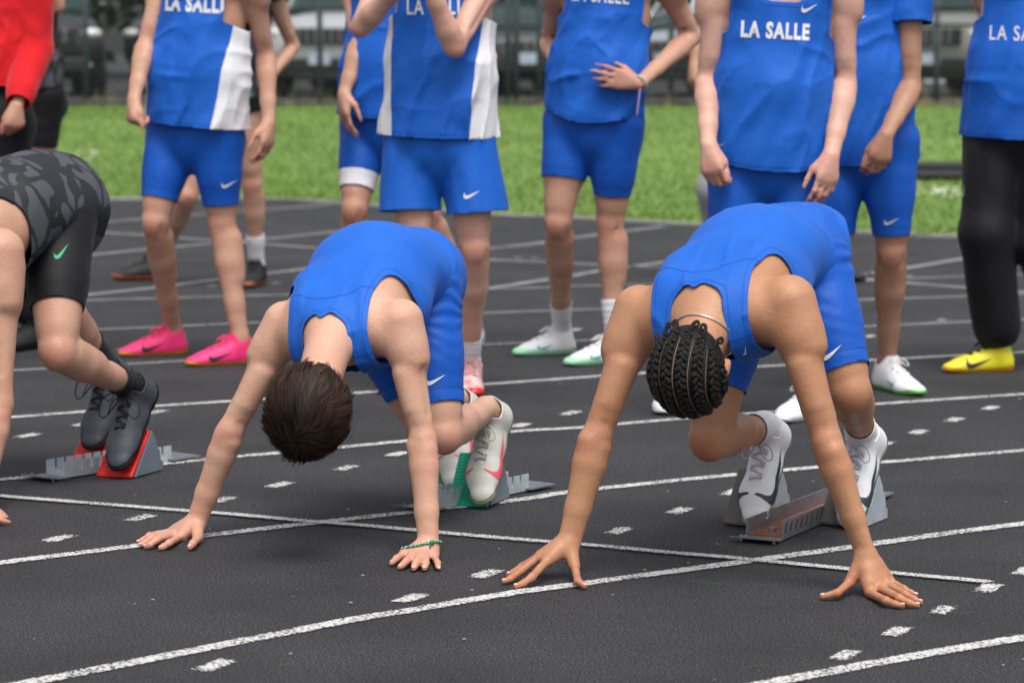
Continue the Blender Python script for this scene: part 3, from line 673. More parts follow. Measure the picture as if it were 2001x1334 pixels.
def paint_material(name, wear, col=(.62, .62, .60)):
    m = bpy.data.materials.new(name); m.use_nodes = True; nt = m.node_tree; b = nt.nodes['Principled BSDF']; L = nt.links.new; N = nt.nodes.new
    b.inputs['Base Color'].default_value = (*col, 1); b.inputs['Roughness'].default_value = .8
    g = N('ShaderNodeNewGeometry'); at = N('ShaderNodeAttribute'); at.attribute_name = 'edge'
    n1 = N('ShaderNodeTexNoise'); n1.inputs['Scale'].default_value = 150; n1.inputs['Detail'].default_value = 3; n1.inputs['Roughness'].default_value = .65; L(g.outputs['Position'], n1.inputs['Vector'])
    n2 = N('ShaderNodeTexNoise'); n2.inputs['Scale'].default_value = 7; n2.inputs['Detail'].default_value = 4; L(g.outputs['Position'], n2.inputs['Vector'])
    # cover = noise - wear - edge falloff
    po = N('ShaderNodeMath'); po.operation = 'POWER'; po.inputs[1].default_value = 5; L(at.outputs['Fac'], po.inputs[0])
    a = N('ShaderNodeMath'); a.operation = 'MULTIPLY_ADD'; a.inputs[1].default_value = -.24; L(po.outputs[0], a.inputs[0]); L(n1.outputs['Fac'], a.inputs[2])
    c = N('ShaderNodeMath'); c.operation = 'MULTIPLY_ADD'; c.inputs[1].default_value = .22; L(n2.outputs['Fac'], c.inputs[0]); L(a.outputs[0], c.inputs[2])
    mr = N('ShaderNodeMapRange'); mr.inputs[1].default_value = wear+.11-.02; mr.inputs[2].default_value = wear+.11+.03; L(c.outputs[0], mr.inputs[0])
    tr = N('ShaderNodeBsdfTransparent'); ms = N('ShaderNodeMixShader'); L(mr.outputs[0], ms.inputs[0]); L(tr.outputs[0], ms.inputs[1]); L(b.outputs[0], ms.inputs[2])
    L(ms.outputs[0], nt.nodes['Material Output'].inputs[0])
    n3 = N('ShaderNodeBump'); n3.inputs['Strength'].default_value = .5; n3.inputs['Distance'].default_value = .003; L(n1.outputs['Fac'], n3.inputs['Height']); L(n3.outputs[0], b.inputs['Normal'])
    return m
TRACK = track_material(); PAINT = paint_material('worn white track paint', .448, (.60, .60, .58)); PAINT2 = paint_material('faded grey track paint', .45, (.36, .36, .36))
def struct(o): o['kind'] = 'structure'; return o
struct(pmesh('track', [(-60, -5, 0), (60, -5, 0), (60, 60, 0), (-60, 60, 0)], [(0, 1, 2, 3)], None, TRACK, False))
def ribbon(name, px, w, material, z=.004, world=None):
    pts = smooth_path([PG(u, v) for u, v in px] if world is None else world, 10); V = []; E = []
    for i, p in enumerate(pts):
        t = nrm(pts[min(i+1, len(pts)-1)]-pts[max(i-1, 0)]); s = np.array([-t[1], t[0], 0])*w/2
        for k, e in ((-1.12, 1.15), (-.5, .3), (.5, .3), (1.12, 1.15)): V.append((p[0]+s[0]*k, p[1]+s[1]*k, z)); E.append(e)
    Fc = [(i*4+k, i*4+k+1, i*4+5+k, i*4+4+k) for i in range(len(pts)-1) for k in range(3)]
    o = pmesh(name, V, Fc, None, material, False); fattr(o, 'edge', E); return struct(o)
LANES = [
 [(1100, 1410), (1517, 1333), (1755, 1289), (2001, 1247), (2300, 1203)],
 [(-150, 1374), (73, 1332), (315, 1285), (525, 1244), (700, 1210), (800, 1194), (1000, 1160), (1120, 1144), (1400, 1106), (1650, 1072), (1825, 1047), (2001, 1024), (2300, 989)],
 [(-250, 1136), (0, 1101), (262, 1068), (402, 1048), (595, 1025), (810, 1001), (1025, 976), (1109, 963), (1350, 937), (1598, 914), (1790, 899), (2001, 881), (2300, 858)],
 [(-250, 958), (0, 938), (84, 931), (322, 907), (476, 892), (557, 885), (979, 846), (1140, 836), (1320, 820), (1750, 788), (2001, 771), (2300, 752)],
 [(-250, 836), (25, 816), (168, 805), (294, 795), (448, 785), (946, 752), (1140, 738), (1260, 730), (1787, 700), (2001, 689), (2300, 674)],
 [(-250, 738), (36, 724), (224, 714), (358, 706), (481, 699), (950, 674), (1143, 666), (1791, 634), (2001, 625), (2300, 613)],
 [(-250, 662), (36, 652), (187, 645), (372, 637), (509, 631), (961, 612), (1165, 605), (1791, 583), (1877, 580), (2200, 568)],
 [(-250, 600), (161, 588), (335, 583), (477, 579), (1012, 564), (1165, 559), (1791, 544), (1877, 541), (2200, 530)]]
for i, l in enumerate(LANES):
    w_ = [PG(u, v) for u, v in l]; g0, g1 = w_[0]-w_[1], w_[-1]-w_[-2]; st_ = (1, 2.4, 4.6, 8, 13)
    w_ = [w_[0]+nrm(g0)*min(k*np.linalg.norm(g0), 9+k*.1) for k in st_[::-1]]+w_+[w_[-1]+nrm(g1)*min(k*np.linalg.norm(g1), 9+k*.1) for k in st_]
    ribbon('lane_line', None, .052 if i < 5 else .05, PAINT if i < 5 else PAINT2, .003, w_)
ribbon('start_line', [(-250, 952), (0, 972), (175, 986), (350, 1000), (455, 1008), (595, 1021), (700, 1029), (928, 1050), (1160, 1069), (1300, 1082), (1440, 1094), (1647, 1114), (1895, 1137), (1932, 1142)], .042, PAINT, .006)
for l in ([(161, 579), (289, 565), (415, 549), (497, 539), (597, 527), (800, 503)], [(940, 566), (967, 563), (1048, 551), (1109, 542), (1170, 531), (1237, 522), (1420, 497)],
          [(60, 510), (173, 500), (272, 490), (372, 481), (421, 477), (503, 470), (631, 457), (800, 440)], [(820, 500), (956, 487), (1048, 477), (1116, 467), (1168, 460), (1300, 443)],
          [(60, 447), (176, 437), (275, 430), (381, 421), (515, 411), (646, 401)], [(60, 445), (173, 453), (278, 461), (372, 468), (503, 477), (631, 487), (963, 509), (1048, 513), (1170, 519), (1500, 535), (1791, 556), (1877, 563), (2100, 580)],
          [(1620, 548), (1780, 524), (1881, 507), (2050, 480)], [(1600, 531), (1780, 541)]):
    ribbon('faded_line', l, .07, PAINT2, .005)
DDv = nrm([.42, .907, 0]); LD = nrm(PG(1400, 1106)-PG(700, 1210)); SDv = nrm(PG(1440, 1094)-PG(700, 1029))
DASH = [(1931, 1150, 1), (420, 1301, 1), (803, 1170, 1), (950, 1122, 1), (115, 1053, 1), (275, 1013, 1), (437, 977, 1), (547, 948, 1), (677, 915, 1), (777, 888, 1), (1017, 832, 1), (1115, 808, 1), (1328, 999, 1), (1210, 1038, 1), (1432, 963, 1),
        (1843, 1193, .9), (1753, 1235, .9), (1653, 1281, .9), (2005, 1117, 1), (1937, 798, 1), (1865, 821, 1), (1795, 845, 1), (1730, 868, 1), (55, 852, 1), (163, 830, 1), (305, 806, 1), (350, 658, .7), (1125, 645, .9), (1700, 658, .9), (1840, 626, .9), (540, 554, .8), (415, 559, .7), (1012, 504, .8), (1044, 504, .8), (240, 683, .7), (1275, 683, .8)]
for u, v, s in DASH:
    c = PG(u, v); a = DDv*.060*s; b = SDv*.025*s; V = []; E = []
    for i in np.linspace(-1.1, 1.1, 9):
        for j in np.linspace(-1.1, 1.1, 7): q = c+a*i+b*j; V.append((q[0], q[1], .003)); E.append(max(abs(i), abs(j)*.95))
    o = pmesh('lane_dash', V, [(i*7+j, i*7+j+1, i*7+8+j, i*7+7+j) for i in range(8) for j in range(6)], None, PAINT if v > 640 else PAINT2, False); fattr(o, 'edge', E); struct(o)
# grass clippings and crumbs lying on the track
mb = MB(); mc = MB(); rr = random.Random(5)
for u, v in [(90, 1175), (330, 1078), (700, 1070), (1500, 1180), (1395, 1140), (1360, 1135), (1990, 1240), (1010, 1180), (1860, 1215), (1730, 1180), (1560, 1260), (1640, 1247), (1440, 1083), (1770, 1077), (645, 1140), (790, 1137), (1890, 1285), (1380, 1148), (1500, 1143), (1000, 1226), (1350, 1172), (1750, 1075)]+[(rr.uniform(0, 2000), rr.uniform(950, 1330)) for _ in range(12)]:
    p = PG(u, v, .006); a = rr.uniform(-.6, .6); d = np.array([math.cos(a), math.sin(a), 0]); l = rr.uniform(.010, .028)
    mb.tube(smooth_path([p-d*l, p+np.array([0, .0015, .001]), p+d*l], 3), .0005, 4)
for _ in range(70):
    u, v = rr.uniform(-50, 2050), 560+770*rr.random()**1.3; p = PG(u, v, .004); r = rr.uniform(.0012, .003)
    mc.ell(p, np.array([r*rr.uniform(1, 2.2), 0, 0]), np.array([0, r, 0]), np.array([0, 0, r*.6]), 6, 4)
o = mb.build('grass_clippings', None, mat('grass clipping', (.06, .11, .03), .8)); tag(o, 'thin cut grass blades scattered over the black track', 'grass clippings', kind='stuff')
o = mc.build('pale_crumbs', None, mat('pale crumb', (.33, .33, .31), .9)); tag(o, 'pale crumbs of grit scattered over the black track', 'grit', kind='stuff')
# ------------------------------------------------------------------ palette
BLUE = cloth_mat('royal blue mesh knit', (.009, .120, .56), .6, .10)
BLUE2 = cloth_mat('royal blue spandex', (.006, .095, .50), .5, .08)
BLUED = cloth_mat('royal blue seam', (.008, .075, .40), .7, .1)
WHITE = cloth_mat('white knit', (.80, .80, .83), .75, .2, .03)
BLACKC = cloth_mat('black fabric', (.008, .008, .010), .6, .15)
RED = cloth_mat('red fleece', (.62, .012, .018), .9, .5)
GREY = cloth_mat('heather grey fleece', (.34, .34, .36), .9, .4)
LILAC = cloth_mat('pale lilac grey knit', (.36, .37, .46), .8, .3)
NAVY = cloth_mat('navy fabric', (.01, .014, .05), .7, .2)
WPRINT = mat('white print', (.82, .82, .85), .55)
SPRINT = mat('silver print', (.55, .57, .62), .4)
GPRINT = mat('green print', (.02, .42, .17), .55)
SK_PALE = skin_mat('pale skin', (.62, .37, .26), (.60, .24, .17))
SK_PINK = skin_mat('pink skin', (.66, .39, .295), (.60, .25, .19))
SK_TAN = skin_mat('tan skin', (.48, .245, .135), (.46, .165, .09))
SK_MID = skin_mat('light tan skin', (.56, .32, .22), (.52, .20, .14))
SK_BRN = skin_mat('brown skin', (.42, .23, .145), (.38, .15, .10))
LACE_W = mat('white lace', (.78, .77, .76), .8); LACE_K = mat('black lace', (.008, .008, .012), .7)
SH_WHITE = mat('white shoe mesh', (.80, .80, .82), .55, bump=.25, bscale=500)
SH_OFF = mat('off-white shoe mesh', (.66, .66, .60), .6, bump=.3, bscale=400, var=.12, vscale=14)
SH_GREY = mat('charcoal shoe mesh', (.05, .058, .075), .55, bump=.3, bscale=450, var=.3, vscale=9)
LACE_L = mat('lilac grey lace', (.52, .49, .55), .8)
SH_PINK = mat('hot pink shoe', (.95, .035, .20), .5, bump=.2, bscale=500)
SH_YEL = mat('yellow shoe', (.80, .70, .02), .5, bump=.2, bscale=500)
SH_MINT = mat('mint sole', (.38, .80, .48), .45)
SH_BLK = mat('black shoe', (.012, .012, .014), .6, bump=.3, bscale=400)
SH_PALE = mat('red and white shoe', (.62, .20, .20), .55, var=.6, vscale=26, col2=(.78, .66, .64))
SO_WHITE = mat('white sole', (.80, .80, .80), .4); SO_BLK = mat('black sole', (.015, .015, .018), .6); SO_GUM = mat('gum sole', (.42, .13, .06), .6)
SO_OR = mat('orange sole', (.85, .36, .02), .45); SO_RED = mat('red sole', (.55, .02, .02), .3); SO_GRN = mat('green sole', (.16, .60, .08), .4); SO_LIME = mat('lime sole', (.62, .72, .38), .5)
SW_SLATE = mat('slate print', (.035, .045, .06), .5); SW_PINK = mat('coral print', (.85, .10, .15), .5); SW_TEAL = mat('teal print', (.05, .35, .45), .5); SW_DK = mat('dark print', (.02, .02, .03), .5)

UPV = np.array([0, 0, 1.]); RL_ = np.array([1., 0, 0])
def new_person(label, base, group=None): return empty('person', base, label, 'person', group)
def make_body(J, root, skin, res):
    J['_prims'] = body_prims(J); acc, lo, rs = grid_field(J['_prims'], res); V, Q = surface(acc, lo, rs, 2)
    o = amesh('body', V, Q, root, skin); fattr(o, 'flush', flush_of(V, J)); return o
def sel(J, tags, off, k=None): return [p.grown(off, k) for p in J['_prims'] if any(p.tag.startswith(t) for t in tags)]
def hero_singlet(J, root, m, res, wsh=.112, sa=.17, nk=.055, nb=.0, loose=.03, hem=-.075, yoke=True, fold=None, frontn=.10, mseam=None, flap=None):
    fr = spine_frames(J); C0, t3, s3, d3 = fr[3]; B0, t2, s2, d2 = fr[2]; W0, t1, s1, d1 = fr[1]; P0, t0, s0, d0 = fr[0]
    pr = sel(J, ('torso', 'trap'), .007)
    pr += [Cone(lerp(B0, C0, .9)-d3*loose, B0-d2*loose*1.2, .135, .14, k=.05, s=s3, fa=.62), Cone(B0-d2*loose*1.2, W0-d1*loose*.6, .14, .13, k=.05, s=s2, fa=.62, fb=.7),
           Cone(W0, P0+t0*hem, .136, .152, k=.05, s=s1, fa=.74, fb=.72), Cone(W0+d1*.008, P0+t0*(hem-.02)+d0*.028, .125, .15, k=.05, s=s1, fa=.8, fb=.76)]
    pr += [Cone(J['N']-d3*.02-t3*.03, J['N']-d3*.018+t3*.03, .062*J['S'], .064*J['S'], k=.03)]
    if flap: pr += [Cone(W0+d1*.01, P0+t0*hem+d0*.045, .15, flap, k=.05, s=s0, fa=.9), Cone(P0+d0*.03, P0+t0*hem+d0*.02, flap, flap*1.05, k=.05)]
    def fld(V):
        (s, x, y), L = (lambda r: (r[0].T, r[1]))(torso_coords(J, V)); return s, x, y, L
    def cut(V):
        s, x, y, L = fld(V); ax = np.abs(x)
        c = smax(wsh-.010*np.clip((s-L+sa)/.1, 0, 1)-ax, L-sa-.020-s, .055)-.006
        sn = L+nb-(y < 0)*frontn*np.clip(-y/.06, 0, 1)+.016*np.exp(-(x/.013)**2)-.006*np.cos(np.clip(x/nk, -1.5, 1.5)*math.pi)
        neck = smax(ax-nk-.012*np.clip((s-L-nb)/.1, 0, 1), sn-s, .02)
        return np.minimum(np.minimum(c, neck), s-hem)
    o, V, T, _ = garment('singlet', pr, res, J, cut, root, m, fold)
    s, x, y, L = fld(V)
    if mseam: seam_mesh('edge_seam', V, T, cut(V), .011, .0006, o, mseam)
    if yoke and mseam:
        c = np.where(y > -.02, L+nb-.075-.03*np.exp(-(x/.05)**2)*0-s+.025*np.cos(x/.12*math.pi*.9), 1)
        seam_mesh('yoke_seam', V, T, c, 0, .0011, o, mseam)
    J['vest'] = (o, V, T, bvh_of(V, T)); return o, V, T
def tights(J, root, m, res, lenR, lenL, top=.06, off=.005, name='shorts', fold=None, split=None, split_mat=None, split_name='hem_band'):
    pr = sel(J, ('torso', 'thigh'), off); fr = spine_frames(J); P0 = fr[0][0]
    def cut(V):
        t, r = thigh_coords(J, V); (s, x, y), L = (lambda q: (q[0].T, q[1]))(torso_coords(J, V))
        return np.minimum(np.where(r, lenR, lenL)-t, np.maximum(top-s, np.minimum(t-.05, .112*J.get('S', 1)-thigh_dist(J, V))))
    r = garment(name, pr, res, J, cut, root, m, fold, .002, 2, split, split_mat, split_name)
    if split is None and m in (BLUE2, BLUE):
        t, rr_ = thigh_coords(J, r[1]); seam_mesh('hem_seam', r[1], r[2], np.where(rr_, lenR, lenL)-t, .032, .0009, r[0], BLUED)
    return r
def thigh_dist(J, V):
    r = []
    for q in 'RL':
        h, k = J['H'+q], J['K'+q]; ba = k-h; t = np.clip((V-h)@ba/(ba@ba), 0, 1); r.append(np.sqrt(((V-h-t[:, None]*ba)**2).sum(1)))
    return np.minimum(*r)
def groin_folds(J, seed):
    w = wrinkles(J, .0022, seed, 20)
    def f(V):
        t, r = thigh_coords(J, V); n = noise3(V+seed, 9); n2 = noise3(V*np.array([1, 1, .4])-seed, 13)
        return w(V)+.0026*np.sin(t*170+n*22)*np.exp(-((t-.06)/.07)**2)*np.clip(.5+n2*2.4, 0, 1)+.0008*np.sin(t*210+n*14)*np.clip(.4+n2, 0, 1)
    return f
def hero_folds(J, seed):
    w = wrinkles(J, .006, seed, 8)
    def f(V):
        r, L = torso_coords(J, V); s, x, y = r.T; q = np.stack([x*.5+s*.3, y*.5, s*1.2-x*.35], 1)+seed*1.3
        rd = (1-np.abs(noise3(q, 15))*3.2).clip(0, 1)**2; q2 = np.stack([x*1.3, y, s*.35+x*.4], 1)-seed; rd2 = (1-np.abs(noise3(q2, 13))*3.2).clip(0, 1)**2
        return w(V)+.0075*(rd-.35)*np.clip((.24-s)/.2, 0, 1)+.0040*(rd2-.35)*np.clip((s-.2)/.2, 0, 1)
    return f
def wrinkles(J, amp, seed, freq=16, aniso=(1, 1, 1)):
    off = np.array([seed*3.1, seed*1.7, seed*2.3]); an = np.array(aniso)
    return lambda V: amp*(noise3((V+off)*an, freq)*1.2+noise3((V-off)*an, freq*2.1)*.5)

# ------------------------------------------------------------------ sprinter with braided hair, in the set position
FW2 = nrm([-.44, -.90, 0]); RT2 = np.array([FW2[1], -FW2[0], 0])
def ft(tx, hx, up): T_ = P(*tx); return foot(T_-nrm(T_-P(*hx))*.280, T_, up)
f2R = ft((1470, 1030, 6.90), (1518, 868, 7.03), FW2*.75+np.array([0, 0, .6])); f2L = ft((1656, 1034, 6.90), (1706, 872, 7.05), FW2*.75+np.array([0, 0, .6]))
J2 = dict(back=np.array([0, 0, 1.])+FW2*-.2, S=1., M=1.0, kd=.68, SR=P(1250, 618, 6.35), SL=P(1541, 600, 6.17), ER=P(1166, 852, 6.30), EL=P(1616, 862, 6.12), WR=P(1113, 1056, 6.27), WL=P(1690, 1078, 6.09),
          KR=P(1386, 862, 6.60), KL=P(1662, 768, 6.52), footR=f2R, footL=f2L, AR=ankle_of(f2R), AL=ankle_of(f2L), legfront=FW2)
m2 = (J2['SR']+J2['SL'])/2; P2 = np.array([.607, 6.68, .662]); J2['P'] = P2
J2['HR'] = P2+RT2*.085+np.array([0, 0, -.01]); J2['HL'] = P2-RT2*.085+np.array([0, 0, .01])
J2['C'] = m2+np.array([0, 0, -.008]); J2['B'] = lerp(J2['C'], P2, .36)+np.array([0, 0, .028]); J2['W'] = lerp(J2['C'], P2, .66)+np.array([0, 0, .052])
J2['N'] = m2+FW2*.035+np.array([0, 0, .035]); J2['Hd'] = P(1352, 722, 6.10); J2['hu'] = nrm(FW2*.78+np.array([0, 0, -.62])); J2['hf'] = -FW2*.62+np.array([0, 0, -.78])
J2['elbR'] = -FW2; J2['elbL'] = -FW2; J2['fsideR'] = RT2*.6+FW2*.4; J2['fsideL'] = RT2*.6-FW2*.4; J2['headk'] = .95
def G(u, v, z): return PG(u, v, z)
J2['handR'] = dict(fingers=[([P(1068, 1096, 6.235), G(1040, 1126, .024), G(1022, 1139, .012), G(1007, 1145, .008)], .0088), ([P(1054, 1087, 6.255), G(1018, 1115, .022), G(998, 1130, .012), G(984, 1136, .008)], .0090),
                            ([P(1056, 1084, 6.28), G(1020, 1106, .020), G(1004, 1117, .011), G(993, 1122, .008)], .0085), ([P(1062, 1085, 6.30), G(1034, 1101, .016), G(1020, 1108, .010), G(1011, 1112, .007)], .0074),
                            ([P(1113, 1082, 6.255), P(1123, 1106, 6.235), G(1129, 1134, .018), G(1143, 1145, .009)], .0098)])
J2['handL'] = dict(fingers=[([P(1700, 1158, 6.04), G(1730, 1172, .016), G(1748, 1179, .011), G(1764, 1183, .008)], .0088), ([P(1718, 1147, 6.05), G(1756, 1167, .020), G(1776, 1177, .012), G(1793, 1182, .008)], .0090),
                            ([P(1731, 1139, 6.07), G(1768, 1160, .020), G(1786, 1170, .012), G(1799, 1176, .008)], .0085), ([P(1737, 1133, 6.10), G(1766, 1149, .018), G(1780, 1157, .011), G(1790, 1162, .007)], .0074),
                            ([P(1680, 1108, 6.08), P(1660, 1138, 6.07), G(1636, 1158, .017), G(1607, 1165, .009)], .0100)])
root2 = new_person('crouching sprinter in blue kit with cornrow braids and silver chain, hands spread on the track', (.6, 6.6, 0))
body2 = make_body(J2, root2, SK_TAN, .004)
hero_singlet(J2, root2, BLUE, .0055, wsh=.131, sa=.095, nk=.060, nb=.058, mseam=BLUED, fold=hero_folds(J2, 2))
sh2, sV, sT, _ = tights(J2, root2, BLUE2, .0055, .29, .276, .10, fold=groin_folds(J2, 3))
shoe(root2, f2R, SH_WHITE, SO_WHITE, LACE_L, kind='spike', socks=WHITE, sockh=.085, J=J2, q='R', swoosh=SW_SLATE, swsize=.15, swside=0)
shoe(root2, f2L, SH_WHITE, SO_WHITE, LACE_L, kind='spike', socks=WHITE, sockh=.085, J=J2, q='L', swoosh=SW_SLATE, swsize=.15, swside=0)

NAIL = mat('fingernail', (.72, .47, .38), .3)
def nails(J, root, up=UPV):
    for q in 'RL':
        for pts, r in J['hand'+q]['fingers']:
            d = nrm(pts[-1]-pts[-2]); n = perp(np.array([0, -.25, 1.]), d); s = np.cross(d, n); m = MB()
            m.ell(pts[-1]-d*.001+n*r*.62, d*.0056, s*.0046, n*.0014, 8, 5); m.build('fingernail', J['body'], NAIL, True)
def stick(J, what, px, size, material, rotd, Y, dirv=(0, 1, 0)):
    o, V, T, bv = J[what]; a = math.radians(rotd); d = nrm(P(*px, Y)-CAM0); h = bv.ray_cast(Vector(tuple(CAM0+d*(Y-1.2))), Vector(tuple(d)))
    if h[0] is None: return
    ux = perp(RL_, dirv); uy = np.cross(ux, nrm(dirv)); uy = uy if uy[2] > 0 else -uy
    decal('swoosh', poly_tris([(x-.5, y-.2) for x, y in SWOOSH], 1), bv, np.array(h[0]), (ux*math.cos(a)+uy*math.sin(a))*size, (uy*math.cos(a)-ux*math.sin(a))*size, dirv, o, material, .0016)
J2['body'] = body2; nails(J2, root2); J2['shorts'] = (sh2, sV, sT, bvh_of(sV, sT))
stick(J2, 'shorts', (1626, 690), .055, WPRINT, 22, 6.5); stick(J2, 'vest', (1456, 684), .022, WPRINT, 75, 6.2)

# ------------------------------------------------------------------ sprinter with short brown hair
FW1 = nrm([-.42, -.907, 0]); RT1 = np.array([FW1[1], -FW1[0], 0])
f1L = ft((940, 988, 7.20), (975, 838, 7.33), FW1*.75+np.array([0, 0, .6])); f1R = ft((884, 958, 7.46), (914, 818, 7.60), FW1*.75+np.array([0, 0, .6]))
J1 = dict(back=np.array([0, 0, 1.])+FW1*-.2, S=.95, M=.93, kd=.7, SR=P(556, 640, 6.75), SL=P(782, 636, 6.60), ER=P(450, 842, 6.74), EL=P(826, 858, 6.56), WR=P(384, 1018, 6.77), WL=P(837, 1062, 6.50),
          KL=P(867, 852, 6.90), KR=P(826, 830, 7.05), footR=f1R, footL=f1L, AR=ankle_of(f1R), AL=ankle_of(f1L), legfront=FW1)
m1 = (J1['SR']+J1['SL'])/2; P1_ = np.array([-.298, 7.06, .588]); J1['P'] = P1_
J1['HR'] = P1_+RT1*.082; J1['HL'] = P1_-RT1*.082
J1['C'] = m1+np.array([0, 0, -.006]); J1['B'] = lerp(J1['C'], P1_, .36)+np.array([0, 0, .034]); J1['W'] = lerp(J1['C'], P1_, .66)+np.array([0, 0, .062])
J1['N'] = m1+FW1*.045+np.array([0, 0, .025]); J1['Hd'] = P(608, 797, 6.42); J1['hu'] = nrm(FW1*.72+np.array([0, 0, -.68])); J1['hf'] = -FW1*.68+np.array([0, 0, -.72])
J1['elbR'] = -FW1; J1['elbL'] = -FW1; J1['headk'] = .97
J1['handR'] = dict(fingers=[([P(352, 1049, 6.74), G(331, 1060, .016), G(320, 1067, .011), G(313, 1071, .008)], .0088), ([P(342, 1043, 6.77), G(307, 1054, .022), G(293, 1064, .013), G(284, 1068, .008)], .0090),
                            ([P(337, 1040, 6.80), G(298, 1049, .022), G(284, 1060, .013), G(275, 1065, .008)], .0085), ([P(336, 1037, 6.83), G(292, 1045, .018), G(279, 1054, .011), G(270, 1059, .007)], .0074),
                            ([P(387, 1040, 6.74), P(386, 1052, 6.70), G(377, 1061, .018), G(371, 1069, .010)], .0105)])
J1['handL'] = dict(fingers=[([P(806, 1083, 6.47), G(794, 1096, .018), G(787, 1103, .012), G(781, 1108, .008)], .0088), ([P(818, 1085, 6.46), G(813, 1098, .020), G(810, 1106, .012), G(808, 1111, .008)], .0090),
                            ([P(832, 1086, 6.46), G(832, 1099, .019), G(830, 1106, .012), G(829, 1111, .008)], .0085), ([P(848, 1087, 6.47), G(855, 1099, .015), G(856, 1106, .011), G(857, 1110, .007)], .0076),
                            ([P(808, 1076, 6.48), P(789, 1082, 6.47), G(775, 1091, .014), G(765, 1100, .009)], .0098)])
root1 = new_person('crouching sprinter in blue kit with short brown hair and green bracelet, palms on the track', (-.3, 6.9, 0))
body1 = make_body(J1, root1, SK_PALE, .004)
hero_singlet(J1, root1, BLUE, .0055, wsh=.119, sa=.07, nk=.056, nb=.082, mseam=BLUED, fold=hero_folds(J1, 5))
sh1, s1V, s1T, _ = tights(J1, root1, BLUE2, .0055, .30, .31, .10, fold=groin_folds(J1, 4))
for f, q in ((f1R, 'R'), (f1L, 'L')): shoe(root1, f, SH_OFF, SO_LIME, mat('cream lace', (.5, .49, .42), .8), kind='spike', J=J1, q=q, swoosh=SW_PINK, swsize=.13, swside=0)

J1['body'] = body1; nails(J1, root1); J1['shorts'] = (sh1, s1V, s1T, bvh_of(s1V, s1T))
stick(J1, 'shorts', (851, 743), .05, WPRINT, 8, 6.9); stick(J1, 'vest', (708, 726), .02, WPRINT, 70, 6.6)
# ------------------------------------------------------------------ sprinter in dark kit at the edge of the frame
FW3 = nrm([-.42, -.907, 0]); RT3 = np.array([FW3[1], -FW3[0], 0])
f3L = ft((232, 926, 7.70), (290, 780, 7.86), FW3*.75+np.array([0, 0, .6])); f3R = ft((180, 886, 7.98), (240, 752, 8.13), FW3*.75+np.array([0, 0, .6]))
J3 = dict(back=np.array([0, 0, 1.])+FW3*-.2, S=1.02, M=1.0, kd=.6, SL=P(-2, 500, 7.24), EL=P(-2, 790, 7.18), WL=P(-38, 985, 7.12), footR=f3R, footL=f3L, AR=ankle_of(f3R), AL=ankle_of(f3L), KL=P(112, 690, 7.46), KR=P(128, 612, 7.75), legfront=FW3)
J3['SR'] = J3['SL']+RT3*.36; J3['ER'] = J3['SR']+RT3*.08+np.array([0, 0, -.29]); J3['WR'] = J3['ER']+RT3*.06+np.array([0, 0, -.25])
J3['HL'] = P(112, 428, 7.66); J3['HR'] = J3['HL']+RT3*.17; J3['P'] = (J3['HL']+J3['HR'])/2
m3 = (J3['SR']+J3['SL'])/2; J3['C'] = m3; J3['B'] = lerp(m3, J3['P'], .36)+np.array([0, 0, .03]); J3['W'] = lerp(m3, J3['P'], .7)+np.array([0, 0, .04])
J3['N'] = m3+FW3*.04+np.array([0, 0, .03]); J3['Hd'] = m3+FW3*.2+np.array([0, 0, -.1]); J3['hu'] = nrm(FW3*.75+np.array([0, 0, -.62])); J3['hf'] = -FW3*.6+np.array([0, 0, -.75])
for q, sg in (('R', 1), ('L', -1)):
    J3['hand'+q] = gen_hand(J3['W'+q], RT3*sg*.8+FW3*.35+np.array([0, 0, -.42]), np.array([0, 0, -1.]), FW3-RT3*sg*.3, (.15, -.1, -.1), .25)
J3['handL']['fingers'][4] = ([J3['WL']+np.array([.02, -.01, -.03]), P(-16, 1008, 7.09), G(0, 1015, .016), G(17, 1020, .009)], .0095)
root3 = new_person('crouching sprinter in black and grey patterned shirt over black shorts, feet in red blocks', (-1.25, 7.5, 0))
make_body(J3, root3, SK_MID, .005)
